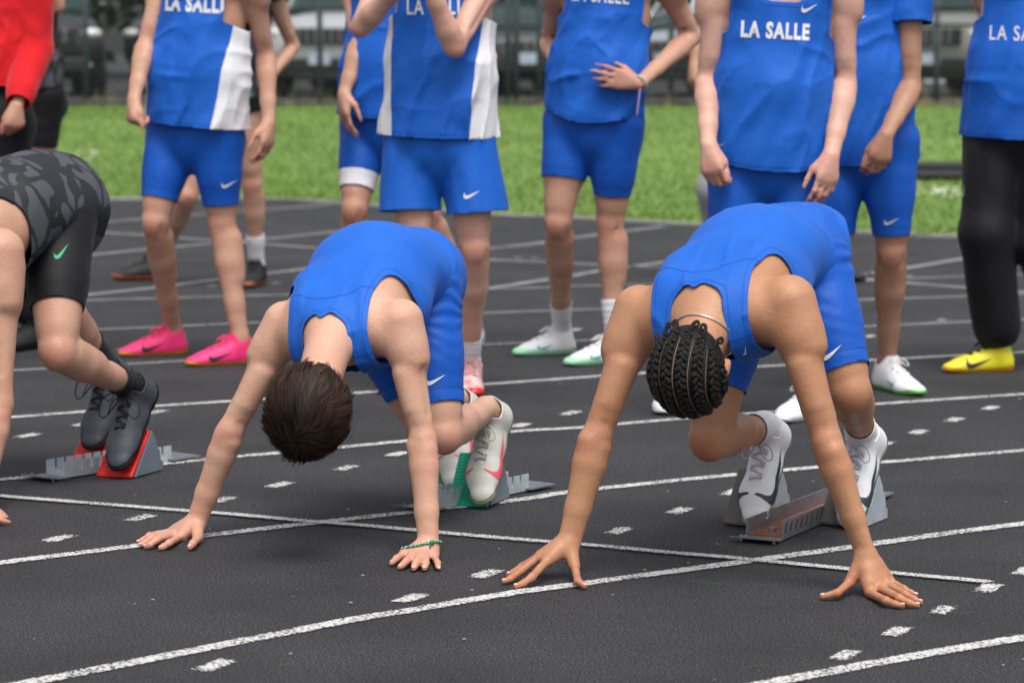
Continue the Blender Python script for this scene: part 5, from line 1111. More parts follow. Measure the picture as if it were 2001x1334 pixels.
# ------------------------------------------------------------------ starting blocks
STEEL = mat('galvanised steel', (.34, .37, .40), .42, .75, bump=.25, bscale=120, var=.25, vscale=20)
ALU = mat('painted pale steel', (.52, .58, .63), .5, .2, bump=.15, bscale=90, var=.2, vscale=25)
SLATE = mat('slate grey painted casting', (.19, .235, .285), .5, .1, bump=.2, bscale=90, var=.2, vscale=20)
RUST = mat('rusty channel floor', (.20, .065, .03), .75, .2, bump=.5, bscale=110, var=.55, vscale=30, col2=(.30, .14, .09))
GREENP = mat('green rubber pad', (.0, .33, .20), .6); REDP = mat('red rubber pad', (.72, .02, .012), .5); GREYP = mat('grey ridged pad', (.15, .145, .125), .6, .2)
def block(label, front, rear, feet, pad, body, floor, side, style):
    root = empty('starting_block', (front[0], front[1], 0), label, 'starting block', 'starting blocks')
    b = nrm((rear-front)*np.array([1, 1, 0])); L = np.linalg.norm(rear-front); sx = np.array([b[1], -b[0], 0]); hw = .034 if style == 'teeth' else .046; hh = .048
    f0 = np.array([front[0], front[1], 0.])
    m = MB(); m.box(f0+b*L/2+UP*.009, b*L/2, sx*hw, UP*.004); rail = m.build('rail', root, floor)
    for sg in (-1, 1):
        prof = []
        nt = int(L/.032)
        if style == 'teeth':
            prof = [(0, .004)]
            for i in range(nt):
                x0, x1 = L*i/nt, L*(i+1)/nt; g = .010
                prof += [(x0+(g/2 if i else 0), hh), (x1-g/2, hh), (x1-g/2, .022), (x1+g/2, .022)] if i < nt-1 else [(x0+g/2, hh), (x1, hh)]
            prof += [(L, .004)]
        else: prof = [(0, .004), (0, hh), (L, hh), (L, .004)]
        m = MB(); m.prism([(x, z) for x, z in prof][::-1], b, UP, f0+sx*(sg*hw-.002), sx*.004); m.build('rail_flange', rail, side)
        if style != 'teeth':
            m = MB()
            for i in range(nt): m.box(f0+b*(L*(i+.5)/nt)+sx*sg*(hw+.0026)+UP*.030, b*.004+UP*.0, sx*.0012, UP*.011+b*.006)
            o = m.build('rail_slots', rail, mat('slot shadow gap', (.09, .05, .04), .8)); o['kind'] = 'stuff'
    # end tabs with ground pins
    m = MB(); m.add([f0-b*.07-sx*.06+UP*.012, f0-b*.07+sx*.06+UP*.012, f0-b*.03-sx*.052+UP*.004, f0-b*.03+sx*.052+UP*.004, f0+b*.01-sx*.05+UP*.004, f0+b*.01+sx*.05+UP*.004,
                    f0-b*.07-sx*.06+UP*.016, f0-b*.07+sx*.06+UP*.016, f0-b*.03-sx*.052+UP*.008, f0-b*.03+sx*.052+UP*.008, f0+b*.01-sx*.05+UP*.008, f0+b*.01+sx*.05+UP*.008],
                   [(0, 1, 3, 2), (2, 3, 5, 4), (6, 8, 9, 7), (8, 10, 11, 9), (0, 6, 7, 1), (0, 2, 8, 6), (2, 4, 10, 8), (1, 7, 9, 3), (3, 9, 11, 5), (4, 5, 11, 10)])
    m.build('front_tab', root, STEEL)
    r0 = f0+b*L; m = MB(); m.box(r0+b*.04+UP*.010, b*.055, sx*.055, UP*.002); m.build('rear_tab', root, STEEL)
    m = MB()
    for sg in (-1, 1): m.tube([f0-b*.045+sx*sg*.042+UP*.016, f0-b*.045+sx*sg*.042-UP*.001], .004, 6)
    m.tube([f0+b*.05+UP*.013, f0+b*.05+UP*.022], .010, 8); o = m.build('ground_pins', root, STEEL); o['kind'] = 'stuff'
    for f, off in feet:
        h, d, n, s = f['heel'], f['d'], f['n'], np.cross(f['d'], f['n'])
        bot = h+d*(f['L']+.0)-n*.010; bot = bot+d*((.006-bot[2])/d[2]) if abs(d[2]) > .2 else bot
        ln = .158; pw = .056; c = bot-d*ln/2+s*off
        m = MB(); m.box(c-n*.004, d*ln/2, s*pw, n*.006, .004); pd = m.build('pedal', root, pad)
        m = MB()
        if style == 'teeth':
            for i in range(15):
                for j in range(8): m.box(c+d*(ln*(i-7)/15.5)+s*pw*(j-3.5)/4.2+n*.0028, d*.0022, s*.004, n*.0012)
        else:
            for i in range(30): m.box(c+d*(ln*(i-14.5)/31)+n*.003, d*.0016, s*pw*.97, n*.0016)
        o = m.build('pedal_ribs', pd, pad); o['kind'] = 'stuff'
        e = nrm(-d*np.array([1, 1, 0])); zt = (c-d*ln/2)[2]; run = abs(np.dot((c-d*ln/2)-(c+d*ln/2), e)); base = bot+s*off; base = np.array([base[0], base[1], 0])
        for sg in (-1, 1):
            m = MB(); poly = [(0.012, .004), (run*.98, zt*.97), (run+.02, zt*.74), (run+.028, zt*.55), (run+.04, zt*.5), (run+.046, zt*.25), (run+.058, zt*.22), (run+.058, .004)]
            m.prism(poly, e, UP, base+s*sg*(pw-.004)-n*.012+np.array([0, 0, .008]), s*sg*.006); m.build('pedal_bracket', root, body)
        m = MB(); m.box(base+e*(run*.62)+UP*.022, e*run*.34, s*pw*.9, UP*.012, .004); m.build('pedal_foot', root, body)
    return root
def gp(u, v): return PG(u, v)
block('starting block with ridged grey pedals and a rusty channel rail', gp(1494, 1054), gp(1494, 1054)+nrm(PG(1620, 1019)-PG(1513, 1063))*.66, [(f2R, .028), (f2L, .026)], GREYP, ALU, RUST, STEEL, 'slots')
block('starting block with green rubber pedals and grey brackets', gp(838, 994), gp(1012, 958), [(f1R, .03), (f1L, .044)], GREENP, SLATE, ALU, ALU, 'teeth')
block('starting block with red rubber pedals and notched pale rail', gp(108, 934), gp(318, 901), [(f3R, .01), (f3L, .02)], REDP, SLATE, ALU, ALU, 'teeth')
m = MB(); m.box(PG(362, 900, .007), np.array([.07, .02, 0]), np.array([-.012, .03, 0]), UP*.002); 
# ------------------------------------------------------------------ grass verge, car park, fence
EDGE = [PG(u, v) for u, v in [(178, 390), (272, 388), (514, 390), (648, 397), (956, 420), (1057, 423), (1158, 429), (1300, 437), (1776, 460), (1874, 464)]]
e0, e1 = EDGE[0], EDGE[-1]; EDGE = [e0+np.array([-30, 3, 0]), e0+np.array([-6, .9, 0])]+EDGE+[e1+np.array([3, -1.3, 0]), e1+np.array([25, -14, 0])]
EX = np.array([p[0] for p in EDGE]); EY = np.array([p[1] for p in EDGE])
def gz(y): t = np.clip((np.asarray(y)-24)/12.5, 0, 1); return .006+.30*t*t*(3-2*t)
GR = bpy.data.materials.new('lawn'); GR.use_nodes = True; nt = GR.node_tree; b_ = nt.nodes['Principled BSDF']; g_ = nt.nodes.new('ShaderNodeNewGeometry')
n_ = nt.nodes.new('ShaderNodeTexNoise'); n_.inputs['Scale'].default_value = .55; n_.inputs['Detail'].default_value = 8; nt.links.new(g_.outputs['Position'], n_.inputs['Vector'])
c_ = nt.nodes.new('ShaderNodeValToRGB'); c_.color_ramp.elements[0].position = .3; c_.color_ramp.elements[0].color = (.115, .205, .034, 1); c_.color_ramp.elements[1].position = .7; c_.color_ramp.elements[1].color = (.175, .275, .056, 1)
nt.links.new(n_.outputs['Fac'], c_.inputs[0]); nt.links.new(c_.outputs[0], b_.inputs['Base Color']); b_.inputs['Roughness'].default_value = .8
xs = np.linspace(-30, 26, 113); ts = np.linspace(0, 1, 25); V = []; YF = 37.2
for x in xs:
    y0 = np.interp(x, EX, EY)
    for t in ts: y = y0+(YF-y0)*t; V.append((x, y, float(gz(y))))
struct(pmesh('lawn', V, [(i*25+j, (i+1)*25+j, (i+1)*25+j+1, i*25+j+1) for i in range(112) for j in range(24)], None, GR))
rs_ = np.random.RandomState(11); nb = 150000; bx = rs_.uniform(-14, 12, nb); y0 = np.interp(bx, EX, EY); by = y0+(YF-y0)*rs_.rand(nb)**1.25; bz = gz(by)
hgt = .02+.03*rs_.rand(nb); an = rs_.rand(nb)*6.28; w = .006+.004*rs_.rand(nb); ln = rs_.normal(0, .02, (nb, 2))
A_ = np.stack([bx-np.cos(an)*w, by-np.sin(an)*w, bz], 1); B_ = np.stack([bx+np.cos(an)*w, by+np.sin(an)*w, bz], 1); T_ = np.stack([bx+ln[:, 0], by+ln[:, 1], bz+hgt], 1); i_ = np.arange(nb)
o = amesh('grass_blades', np.concatenate([A_, B_, T_]), np.stack([i_, i_+nb, i_+2*nb], 1), None, GR, False); tag(o, 'short mown grass on the verge beside the track', 'grass', kind='stuff')
# pale daisies / bare patches in the lawn
mb = MB(); rr = random.Random(8)
for u, v, n, su, sv in ((170, 318, 14, 16, 4), (1825, 386, 42, 40, 6), (700, 330, 6, 60, 20)):
    for _ in range(n):
        p = PG(u+rr.gauss(0, su), v+rr.gauss(0, sv)); p[2] = float(gz(p[1]))+.05; mb.ell(p, RL*.013, np.array([0, .013, 0]), UP*.006, 6, 4)
o = mb.build('daisies', None, mat('white daisy petals', (.75, .75, .68), .8)); tag(o, 'small white daisies dotted over the lawn', 'daisies', kind='stuff')
# dark rubber mat lying on the lawn
p = PG(1815, 352); y = 23.9; c = np.array([(1818-1000)/F*y, y+.5, 0]); c[2] = float(gz(c[1]))+.05
m = MB(); m.box(c, RL*.62, np.array([0, .55, 0]), UP*.03, .02); m.box(c+np.array([.1, .1, .055]), RL*.36, np.array([0, .3, 0]), UP*.022, .02)
o = m.build('folded_tarp', None, mat('black rubber sheet', (.02, .02, .022), .7, bump=.5, bscale=20)); tag(o, 'folded black rubber sheet lying on the lawn', 'rubber sheet')
# kerb between track and lawn
KM = mat('concrete kerb', (.33, .33, .30), .85, bump=.4, bscale=60, var=.3, vscale=5); V = []; Fc = []
kp = smooth_path(EDGE, 8)
for i, p in enumerate(kp):
    t = nrm(kp[min(i+1, len(kp)-1)]-kp[max(i-1, 0)]); s = np.array([-t[1], t[0], 0])
    for k, z in ((-.05, 0), (-.05, .015), (.05, .015), (.05, 0)): V.append(p+s*k+UP*z)
for i in range(len(kp)-1): Fc += [(i*4+k, i*4+k+1, i*4+5+k, i*4+4+k) for k in range(3)]
struct(pmesh('kerb', V, Fc, None, KM, False))
DIRT = mat('brown dirt strip', (.075, .055, .038), .95, bump=.8, bscale=14, var=.5, vscale=1.6, col2=(.035, .03, .026)); LOT = mat('car park asphalt', (.03, .03, .031), .9, bump=.4, bscale=40, var=.3, vscale=2)
struct(pmesh('dirt_strip', [(-40, YF-.05, .31), (40, YF-.05, .31), (40, 41.0, .338), (-40, 41.0, .338)], [(0, 1, 2, 3)], None, DIRT, False))
struct(pmesh('car_park', [(-60, 40.9, .334), (60, 40.9, .334), (60, 140, .40), (-60, 140, .40)], [(0, 1, 2, 3)], None, LOT, False))
# dry weeds along the fence
mb = MB(); rr = random.Random(3)
for _ in range(420):
    x = rr.uniform(-8, 8); y = rr.uniform(36.3, 38.4); h = rr.uniform(.08, .30)*(1.6 if rr.random() < .1 else 1); l = np.array([rr.gauss(0, .06), rr.gauss(0, .05), 0])
    mb.tube([(x, y, .3), np.array([x, y, .3+h*.6])+l*.5, np.array([x, y, .3+h])+l], [.006, .004, .001], 3, False)
o = mb.build('dry_weeds', None, mat('dry weed stalk', (.30, .24, .12), .9, var=.5, vscale=3, col2=(.12, .17, .04))); tag(o, 'dry weeds growing along the foot of the chain-link fence', 'weeds', kind='stuff')
mb = MB()
for _ in range(90):
    p = np.array([rr.uniform(-8, 8), rr.uniform(36.9, 39.2), .335]); r = rr.uniform(.02, .05); mb.ell(p, RL*r*1.3, np.array([0, r, 0]), UP*r*.35, 6, 4)
o = mb.build('fallen_leaves', None, mat('fallen leaf', (.32, .16, .06), .9, var=.5, vscale=2, col2=(.4, .34, .24))); tag(o, 'fallen brown leaves and litter along the fence', 'leaves', kind='stuff')

# fence
FM = mat('dark green painted steel', (.055, .075, .085), .5, .3); FW_ = mat('fence wire', (.10, .12, .125), .5, .5)
YFN = 37.6; Z0 = .29
def fx(u, Y=YFN): return (u-PW/2)*Y/F
def fence(label, us, x0, x1, top, rails, brace=None):
    root = empty('chain_link_fence', ((x0+x1)/2, YFN, Z0), label, 'fence')
    for u in us: m = MB(); m.tube([(fx(u), YFN, Z0-.1), (fx(u), YFN, top+.05)], .038, 10); m.ell((fx(u), YFN, top+.05), RL*.044, np.array([0, .044, 0]), UP*.03, 10, 5); m.build('post', root, FM, True)
    for z in rails: m = MB(); m.tube([(x0, YFN-.03, z), (x1, YFN-.03, z)], .021, 8); m.build('rail', root, FM, True)
    if brace: m = MB(); m.tube([np.array([fx(brace[0]), YFN-.02, brace[1]]), np.array([fx(brace[2]), YFN-.02, brace[3]])], .03, 8); m.build('brace', root, FM, True)
    V = []; Fc = []; H = top-Z0-.04; st = .062; r = .0013; n = int((x1-x0+H)/st)
    for dr in (1, -1):
        for i in range(n+1):
            xa = (x0-H+i*st) if dr > 0 else (x0+i*st); xb = xa+dr*H; za, zb = Z0+.03, top-.01
            lo_, hi_ = min(xa, xb), max(xa, xb)
            if hi_ < x0 or lo_ > x1: continue
            def cl(x): return min(max(x, x0), x1)
            qa, qb = cl(xa), cl(xb); zqa = za+(zb-za)*(qa-xa)/(xb-xa); zqb = za+(zb-za)*(qb-xa)/(xb-xa)
            y = YFN-.055+.004*dr; k = len(V); nx, nz = -dr*r*.7, r*.7
            V += [(qa+nx, y, zqa+nz), (qa-nx, y, zqa-nz), (qb-nx, y, zqb-nz), (qb+nx, y, zqb+nz)]; Fc.append((k, k+1, k+2, k+3))
    o = pmesh('wire_mesh', V, Fc, root, FW_, False); md = o.modifiers.new('t', 'SOLIDIFY'); md.thickness = .003
    o['kind'] = 'stuff'
fence('tall dark chain-link fence between the lawn and the parked cars', [-60, 172, 627, 993, 1009, 1054, 1310, 1570], fx(-700), fx(1700), 2.25, [2.22, .36])
fence('low dark chain-link fence panel with a diagonal brace beside a white building', [1740, 1826, 1912, 2120], fx(1712), fx(2500), 1.63, [1.60, 1.36], (1868, 2.0, 1975, 1.1))

# ------------------------------------------------------------------ cars
GLASS = mat('tinted car glass', (.02, .04, .038), .05, 0, .5); TYRE = mat('tyre rubber', (.012, .012, .012), .8); RIM = mat('alloy rim', (.5, .51, .53), .3, .9); CHR = mat('chrome', (.7, .7, .72), .12, 1)
LAMP = mat('headlight glass', (.75, .75, .72), .08, .2, .8); BLKP = mat('black plastic trim', (.012, .012, .013), .55); PLATE = mat('number plate', (.55, .60, .68), .5, var=.5, vscale=14, col2=(.30, .42, .52))
def car(label, u, Y, yaw, col, suv=True, lampc=None, slots=7, grille=None, metal=.4):
    x0 = fx(u, Y); gzc = .345+(Y-39.55)*.0007; a = math.radians(yaw); fd = np.array([-math.sin(a), -math.cos(a), 0]); rd = np.array([fd[1], -fd[0], 0]); o0 = np.array([x0, Y, gzc])
    root = empty('parked_car', o0, label, 'car', 'cars parked behind the fence')
    def W(l, s, z): return o0+fd*l+rd*s+UP*z            # l: towards the nose, s: its right side
    PT = mat('car paint '+label[:24], col, .3, metal*.5, .4, coat=.6)
    k = 1.14 if suv else .9; hz = 1.04*k; rz = (1.98 if suv else 1.5); hwid = .92
    # lower body: lofted rounded sections (length, half width, z low, z high)
    sec = [(0.0, .70, .42, .80*k), (-.06, .82, .34, .93*k), (-.25, .89, .26, hz-.03), (-.7, hwid, .24, hz+.02), (-1.25, hwid, .24, hz+.07), (-2.2, hwid+.01, .24, hz+.08), (-3.4, hwid, .24, hz+.08), (-4.2, .88, .27, hz+.04), (-4.5, .80, .36, hz-.03), (-4.56, .70, .45, hz-.12)]
    def loft(secs, n=16, p=4.):
        V = []
        for l, hw, z0, z1 in secs:
            for i in range(n):
                t = 2*math.pi*i/n; c, s = math.cos(t), math.sin(t); rr_ = (abs(c)**p+abs(s)**p)**(-1/p); V.append(W(l, hw*c*rr_, (z0+z1)/2+(z1-z0)/2*s*rr_))
        Fc = [(i*n+j, i*n+(j+1) % n, (i+1)*n+(j+1) % n, (i+1)*n+j) for i in range(len(secs)-1) for j in range(n)]+[tuple(range(n))[::-1], tuple((len(secs)-1)*n+j for j in range(n))]
        return V, Fc
    m = MB(); m.add(*loft(sec)); body = m.build('body', root, PT, auto=40)
    gs = [(-1.05, .80, hz, hz+.10), (-1.75 if suv else -1.9, .70, hz, rz), (-3.0, .68, hz, rz+.02), (-3.9 if suv else -3.4, .68, hz, rz-.03), (-4.35, .74, hz, hz+.12)]
    m = MB(); m.add(*loft(gs, 16, 5.)); m.build('cabin_glass', root, GLASS, auto=40)
    m = MB(); m.add(*loft([(-1.78, .69, rz-.035, rz+.012), (-2.2, .70, rz-.03, rz+.03), (-3.6, .70, rz-.03, rz+.03), (-3.88, .68, rz-.06, rz-.01)], 16, 5.)); m.build('roof', root, PT, auto=40)
    for sg in (-1, 1):
        for pa_, pb_, pr_ in ((W(-1.08, sg*.79, hz+.08), W(-1.78, sg*.695, rz), .035), (W(-2.6, sg*.80, hz+.05), W(-2.6, sg*.705, rz), .04), (W(-4.3, sg*.75, hz+.08), W(-3.85, sg*.69, rz), .06)): m = MB(); m.tube([pa_, pb_], pr_, 6); m.build('pillar', root, PT, True)
        m = MB(); m.ell(W(-1.35, sg*1.0, hz+.14), rd*.11, fd*.06, UP*.075, 10, 7); m.build('mirror', root, PT, True)
        lp = m = MB(); m.ell(W(-.10, sg*.66, .80*k), rd*.20, fd*.10, UP*.085, 12, 8); m.build('headlight', root, lampc or LAMP, True)
        m = MB(); m.ell(W(-.05, sg*.62, .46), rd*.09, fd*.05, UP*.05, 10, 6); m.build('fog_light', root, LAMP, True)
        for l in (-.88, -3.6):
            c = W(l, sg*.84, .36); m = MB(); ring = [(.36, -.10), (.36, .10), (.30, .125), (.23, .125), (.23, -.12)]; V = []; n = 20
            for i in range(n):
                t = 2*math.pi*i/n
                for r, w in ring: V.append(c+fd*r*math.cos(t)+UP*r*math.sin(t)+rd*sg*w)
            m.add(V, [(i*5+j, ((i+1) % n)*5+j, ((i+1) % n)*5+(j+1) % 5, i*5+(j+1) % 5) for i in range(n) for j in range(5)]); wh = m.build('wheel', root, TYRE, auto=50)
            m = MB()
            for i in range(6): t = 2*math.pi*i/6; d = fd*math.cos(t)+UP*math.sin(t); e = np.cross(rd, d); m.box(c+d*.125+rd*sg*.10, d*.115, e*.030, rd*.012)
            m.tube([c+rd*sg*.09, c+rd*sg*.12], .06, 10); rim = m.build('rim', wh, RIM)
            m = MB(); m.tube([c-rd*sg*.02, c+rd*sg*.075], .235, 16); m.build('brake_disc', wh, BLKP)
    m = MB(); m.box(W(.01, 0, .46), rd*.66, fd*.035, UP*.10, .03); m.build('bumper_intake', root, BLKP)
    m = MB(); m.box(W(.0, 0, .76*k), rd*.46, fd*.05, UP*.12, .02); gr = m.build('grille', root, BLKP)
    for i in range(slots):
        s = (i-(slots-1)/2)*.84/slots; m = MB(); m.box(W(.055, s+.06, .76*k), rd*.02, fd*.012, UP*.10, .006); m.build('grille_bar', gr, grille or CHR)
    m = MB(); m.box(W(.065, 0, .55), rd*.16, fd*.006, UP*.08); m.build('number_plate', root, PLATE)
    return root
car('black SUV parked at the end of the row beside the red sweatshirt', 90, 41.5, -14, (.010, .011, .013))
car('dark blue-grey SUV parked next to the black SUV', 335, 43.5, 22, (.020, .026, .036))
car('silver SUV with a barred chrome grille behind the fence', 628, 41.0, 12, (.50, .53, .54), True, None, 7, CHR, .5)
car('dark grey SUV beyond the silver SUV with a pale slatted grille', 850, 44.5, 20, (.04, .045, .05))
car('black saloon car parked behind the cluster of fence posts', 1035, 42.0, -10, (.012, .013, .015), False)
car('pale grey saloon car showing behind the bent elbow of the hands-on-hips athlete', 1300, 41.5, 24, (.36, .40, .42), False)
car('dark green saloon car hidden mostly behind the standing athletes', 1570, 43.0, 10, (.02, .035, .03), False)
car('beige and grey SUV with dark nose parked by the white building', 1815, 41.5, 28, (.24, .24, .21), True)

# ------------------------------------------------------------------ building and trees beyond the car park
WALLW = mat('white clapboard', (.62, .63, .65), .7, bump=.1, bscale=10, var=.1, vscale=1)
root = empty('white_building', (9.5, 56, .35), 'white clapboard building with dark eaves beyond the car park', 'building')
bx0, bx1, byy = fx(1805, 55), fx(2600, 55), 55.0
m = MB(); m.box(((bx0+bx1)/2, byy+4, 2.3), RL*(bx1-bx0)/2, np.array([0, 4, 0]), UP*1.95); wl = m.build('wall', root, WALLW)
for i in range(22): m = MB(); m.box(((bx0+bx1)/2, byy-.012, .55+i*.17), RL*(bx1-bx0)/2, np.array([0, .012, 0]), UP*.078); m.build('board', wl, WALLW)
m = MB(); m.prism([(-.6, 4.2), (8.6, 4.2), (4, 6.4)], np.array([0, 1., 0]), UP, (bx0-.5, byy, 0), RL*(bx1-bx0+1)); m.build('roof', root, mat('dark shingle roof', (.06, .06, .065), .9, bump=.5, bscale=8))
for x in (bx0+1.0, bx0+3.2, bx0+5.4):
    m = MB(); m.box((x, byy-.035, 2.1), RL*.5, np.array([0, .02, 0]), UP*.62); w_ = m.build('window', root, mat('window frame', (.7, .7, .7), .5)); m = MB(); m.box((x, byy-.06, 2.1), RL*.43, np.array([0, .01, 0]), UP*.55); m.build('pane', w_, GLASS)
LEAF = mat('broad leaf', (.045, .085, .025), .6, var=.5, vscale=.8, col2=(.02, .045, .014)); LEAFY = mat('yellow-green young leaf', (.33, .36, .05), .6); BARK = mat('bark', (.07, .05, .035), .9, bump=.8, bscale=20)
def tree(label, x, y, h, r, n, seed, leaf=LEAF, ls=.14, name='broadleaf_tree', cz=.62):
    rg = np.random.RandomState(seed); root = empty(name, (x, y, .35), label, 'tree', 'trees beyond the car park'); base = np.array([x, y, .3])
    m = MB(); m.tube(smooth_path([base, base+np.array([.05*h*.2, 0, h*.35]), base+np.array([-.02*h, 0, h*.8])], 4), [h*.035*(1-.75*i/8) for i in range(9)], 8)
    for i in range(7): a = rg.rand()*6.28; z = h*(.3+.07*i); d = np.array([math.cos(a), math.sin(a), .6]); m.tube([base+UP*z, base+UP*z+d*r*.35, base+UP*(z+.1*h)+d*r*.75], [h*.014, h*.009, h*.004], 6)
    m.build('trunk', root, BARK, True)
    nc = 26; cc = rg.normal(0, 1, (nc, 3)); cc /= np.linalg.norm(cc, axis=1)[:, None]; cc = base+UP*h*cz+cc*np.array([r, r, h*.36])*(.35+.6*rg.rand(nc, 1)); ci = rg.randint(0, nc, n)
    p = cc[ci]+rg.normal(0, 1, (n, 3))*r*.2; d1 = rg.normal(0, 1, (n, 3)); d1 /= np.linalg.norm(d1, axis=1)[:, None]; d2 = np.cross(d1, rg.normal(0, 1, (n, 3))); d2 /= np.linalg.norm(d2, axis=1)[:, None]+1e-9
    V = np.concatenate([p-d1*ls, p+d2*ls*.5, p+d1*ls, p-d2*ls*.5]); i = np.arange(n); amesh('crown', V, np.stack([i, i+n, i+2*n, i+3*n], 1), root, leaf, False)
for i, (u, y, h, r, lb) in enumerate([(-250, 62, 7.5, 3.6, 'broad dark tree standing behind the black SUV'), (140, 66, 8, 4.2, 'broad dark tree standing behind the two dark SUVs'), (520, 60, 7, 3.4, 'rounded dark tree standing behind the silver SUV'), (850, 64, 8, 4, 'tall dark tree standing behind the dark grey SUV'),
                                      (1150, 60, 7, 3.6, 'rounded dark tree standing behind the black saloon car'), (1480, 64, 8, 4.2, 'broad dark tree standing behind the dark green saloon car'), (1700, 70, 9, 3.4, 'dark tree standing at the corner of the white building'), (2300, 80, 9, 4.4, 'dark tree rising behind the white building')]):
    tree(lb, fx(u, y), y, h, r, 5200, 30+i, LEAF, .26, cz=.5)
# young sapling by the fence
rg = np.random.RandomState(4); root = empty('sapling', (fx(1075, 36.9), 36.9, .3), 'thin sapling with hanging yellow-green leaves in front of the fence posts', 'tree')
b0 = np.array([fx(1078, 36.9), 36.9, .3]); m = MB(); m.tube(smooth_path([b0, b0+np.array([.04, 0, .9]), b0+np.array([-.06, 0, 1.7]), b0+np.array([.0, 0, 2.2])], 4), [.016*(1-i/16) for i in range(13)], 6)
tips = []
for i in range(7): d = np.array([rg.uniform(-.30, .05), rg.uniform(-.1, .1), 0]); z = 1.15+.16*i; m.tube([b0+UP*z, b0+UP*(z+.06)+d*.6, b0+UP*(z-.08)+d], [.006, .004, .002], 5); tips.append((b0+UP*(z+.02)+d*.7, b0+UP*(z-.08)+d))
m.build('trunk', root, BARK, True)
for a, b in tips:
    for _ in range(4):
        p = lerp(a, b, rg.rand())+rg.normal(0, .03, 3); q = p+np.array([rg.normal(0, .02), rg.normal(0, .02), -.09-.04*rg.rand()]); s = np.array([.022, .004, 0]); mm = lerp(p, q, .45)
        pmesh('leaf', [p, mm+s, q, mm-s], [(0, 1, 2, 3)], root, LEAFY, False)
# ------------------------------------------------------------------ hair, jewellery
def head_axes(J): hu, hf = nrm(J['hu']), perp(J['hf'], J['hu']); return J['Hd'], hu, hf, np.cross(hu, hf)
# short brown hair: a cap plus thousands of combed strands growing out of a crown whorl
H, hu, hf, hs = head_axes(J1); k1 = J1['headk']
cen = H+hu*.018*k1-hf*.004; RAD = np.array([.083, .096, .100])*k1      # side, face, up
def hp(d, sc=1.): d = np.asarray(d); return cen+(hs*d[0]*RAD[0]+hf*d[1]*RAD[1]+hu*d[2]*RAD[2])*sc
hm = bpy.data.materials.new('brown hair strands'); hm.use_nodes = True; nt = hm.node_tree; b_ = nt.nodes['Principled BSDF']; at_ = nt.nodes.new('ShaderNodeAttribute'); at_.attribute_name = 'tone'
cr_ = nt.nodes.new('ShaderNodeValToRGB'); cr_.color_ramp.elements[0].color = (.012, .0065, .0045, 1); cr_.color_ramp.elements[1].color = (.085, .042, .024, 1); nt.links.new(at_.outputs['Fac'], cr_.inputs[0]); nt.links.new(cr_.outputs[0], b_.inputs['Base Color'])
b_.inputs['Roughness'].default_value = .6; b_.inputs['Specular IOR Level'].default_value = .25
pr = [Cone(cen-hf*.014, cen+hf*.014, .080*k1, .078*k1, k=.02), Cone(cen+hu*.004, cen-hf*.04-hu*.03, .080*k1, .056*k1, k=.02)]
acc, lo, rs = grid_field(pr, .006); V, Q = surface(acc, lo, rs, 1); T = tri(Q); loc = V-cen
V, T = clip(V, T, (loc@hu)+.052+.55*np.clip(-(loc@hf), 0, .09)-np.clip(loc@hf-.05, 0, 1)*2.0); o = amesh('hair', V, T, root1, mat('dark hair base', (.016, .009, .006), .6)); hair_cap = o
rg = np.random.RandomState(2); N_ = 16000; wh = nrm(np.array([.18, -.12, 1.])); SV = []; SF = []; ST = []
cand = rg.normal(0, 1, (N_*3, 3)); cand /= np.linalg.norm(cand, axis=1)[:, None]
okm = (cand[:, 2] > -.42-.40*np.clip(-cand[:, 1], 0, 1)+.75*np.clip(cand[:, 1]-.35, 0, 1)); cand = cand[okm][:N_]
cc_ = cand[rg.randint(0, len(cand), 300)]; clump = np.argmax(cand@cc_.T, 1); ck = np.clip(rg.normal(0, 1, (300, 3))*.19, -.30, .30)
n = len(cand); d = cand.copy(); ctr = np.tile(wh, (n, 1)); seg = 6; length = .048+.030*rg.rand(n)+.014*(cand[:, 1] > .1)+.02*np.abs(ck[clump, 2])
tone = np.clip(.28+.17*ck[clump, 0]/.16+rg.normal(0, .16, n), 0, 1); rows = []
rad0 = 1.0+.02*rg.rand(n); fly = np.where(rg.rand(n) < .06, 1.45, 1.)
for j in range(seg+1):
    t = j/seg; lift = rad0+.16*fly*np.sin(t*1.5)*(.5+3.0*np.abs(ck[clump, 1])); p = cen+(d[:, 0:1]*RAD[0]*hs+d[:, 1:2]*RAD[1]*hf+d[:, 2:3]*RAD[2]*hu)*lift[:, None]; rows.append(p)
    rad_dir = d-ctr*np.sum(d*ctr, 1)[:, None]; nr = np.linalg.norm(rad_dir, axis=1)[:, None]+1e-6; rad_dir = d*np.sum(d*ctr, 1)[:, None]-ctr; rad_dir /= np.linalg.norm(rad_dir, axis=1)[:, None]+1e-6
    sw = np.cross(d, rad_dir); dirv = rad_dir+sw*(.55*np.exp(-nr*2.2))+ck[clump]*1.3+rg.normal(0, .05, (n, 3)); dirv -= d*np.sum(dirv*d, 1)[:, None]; dirv /= np.linalg.norm(dirv, axis=1)[:, None]+1e-6
    d = d+dirv*(length/seg/.092)[:, None]; d /= np.linalg.norm(d, axis=1)[:, None]
R_ = np.stack(rows, 1); tg = np.gradient(R_, axis=1); out_ = R_-cen; sd_ = np.cross(tg, out_); sd_ /= np.linalg.norm(sd_, axis=2, keepdims=True)+1e-9
wd = .00125*np.array([1, 1.1, 1.1, 1, .85, .6, .15])[None, :, None]; Lf, Rt = R_-sd_*wd, R_+sd_*wd; m_ = seg+1
V = np.stack([Lf, Rt], 2).reshape(-1, 3); base = (np.arange(n)*m_*2)[:, None]; j = np.arange(seg)[None, :]*2
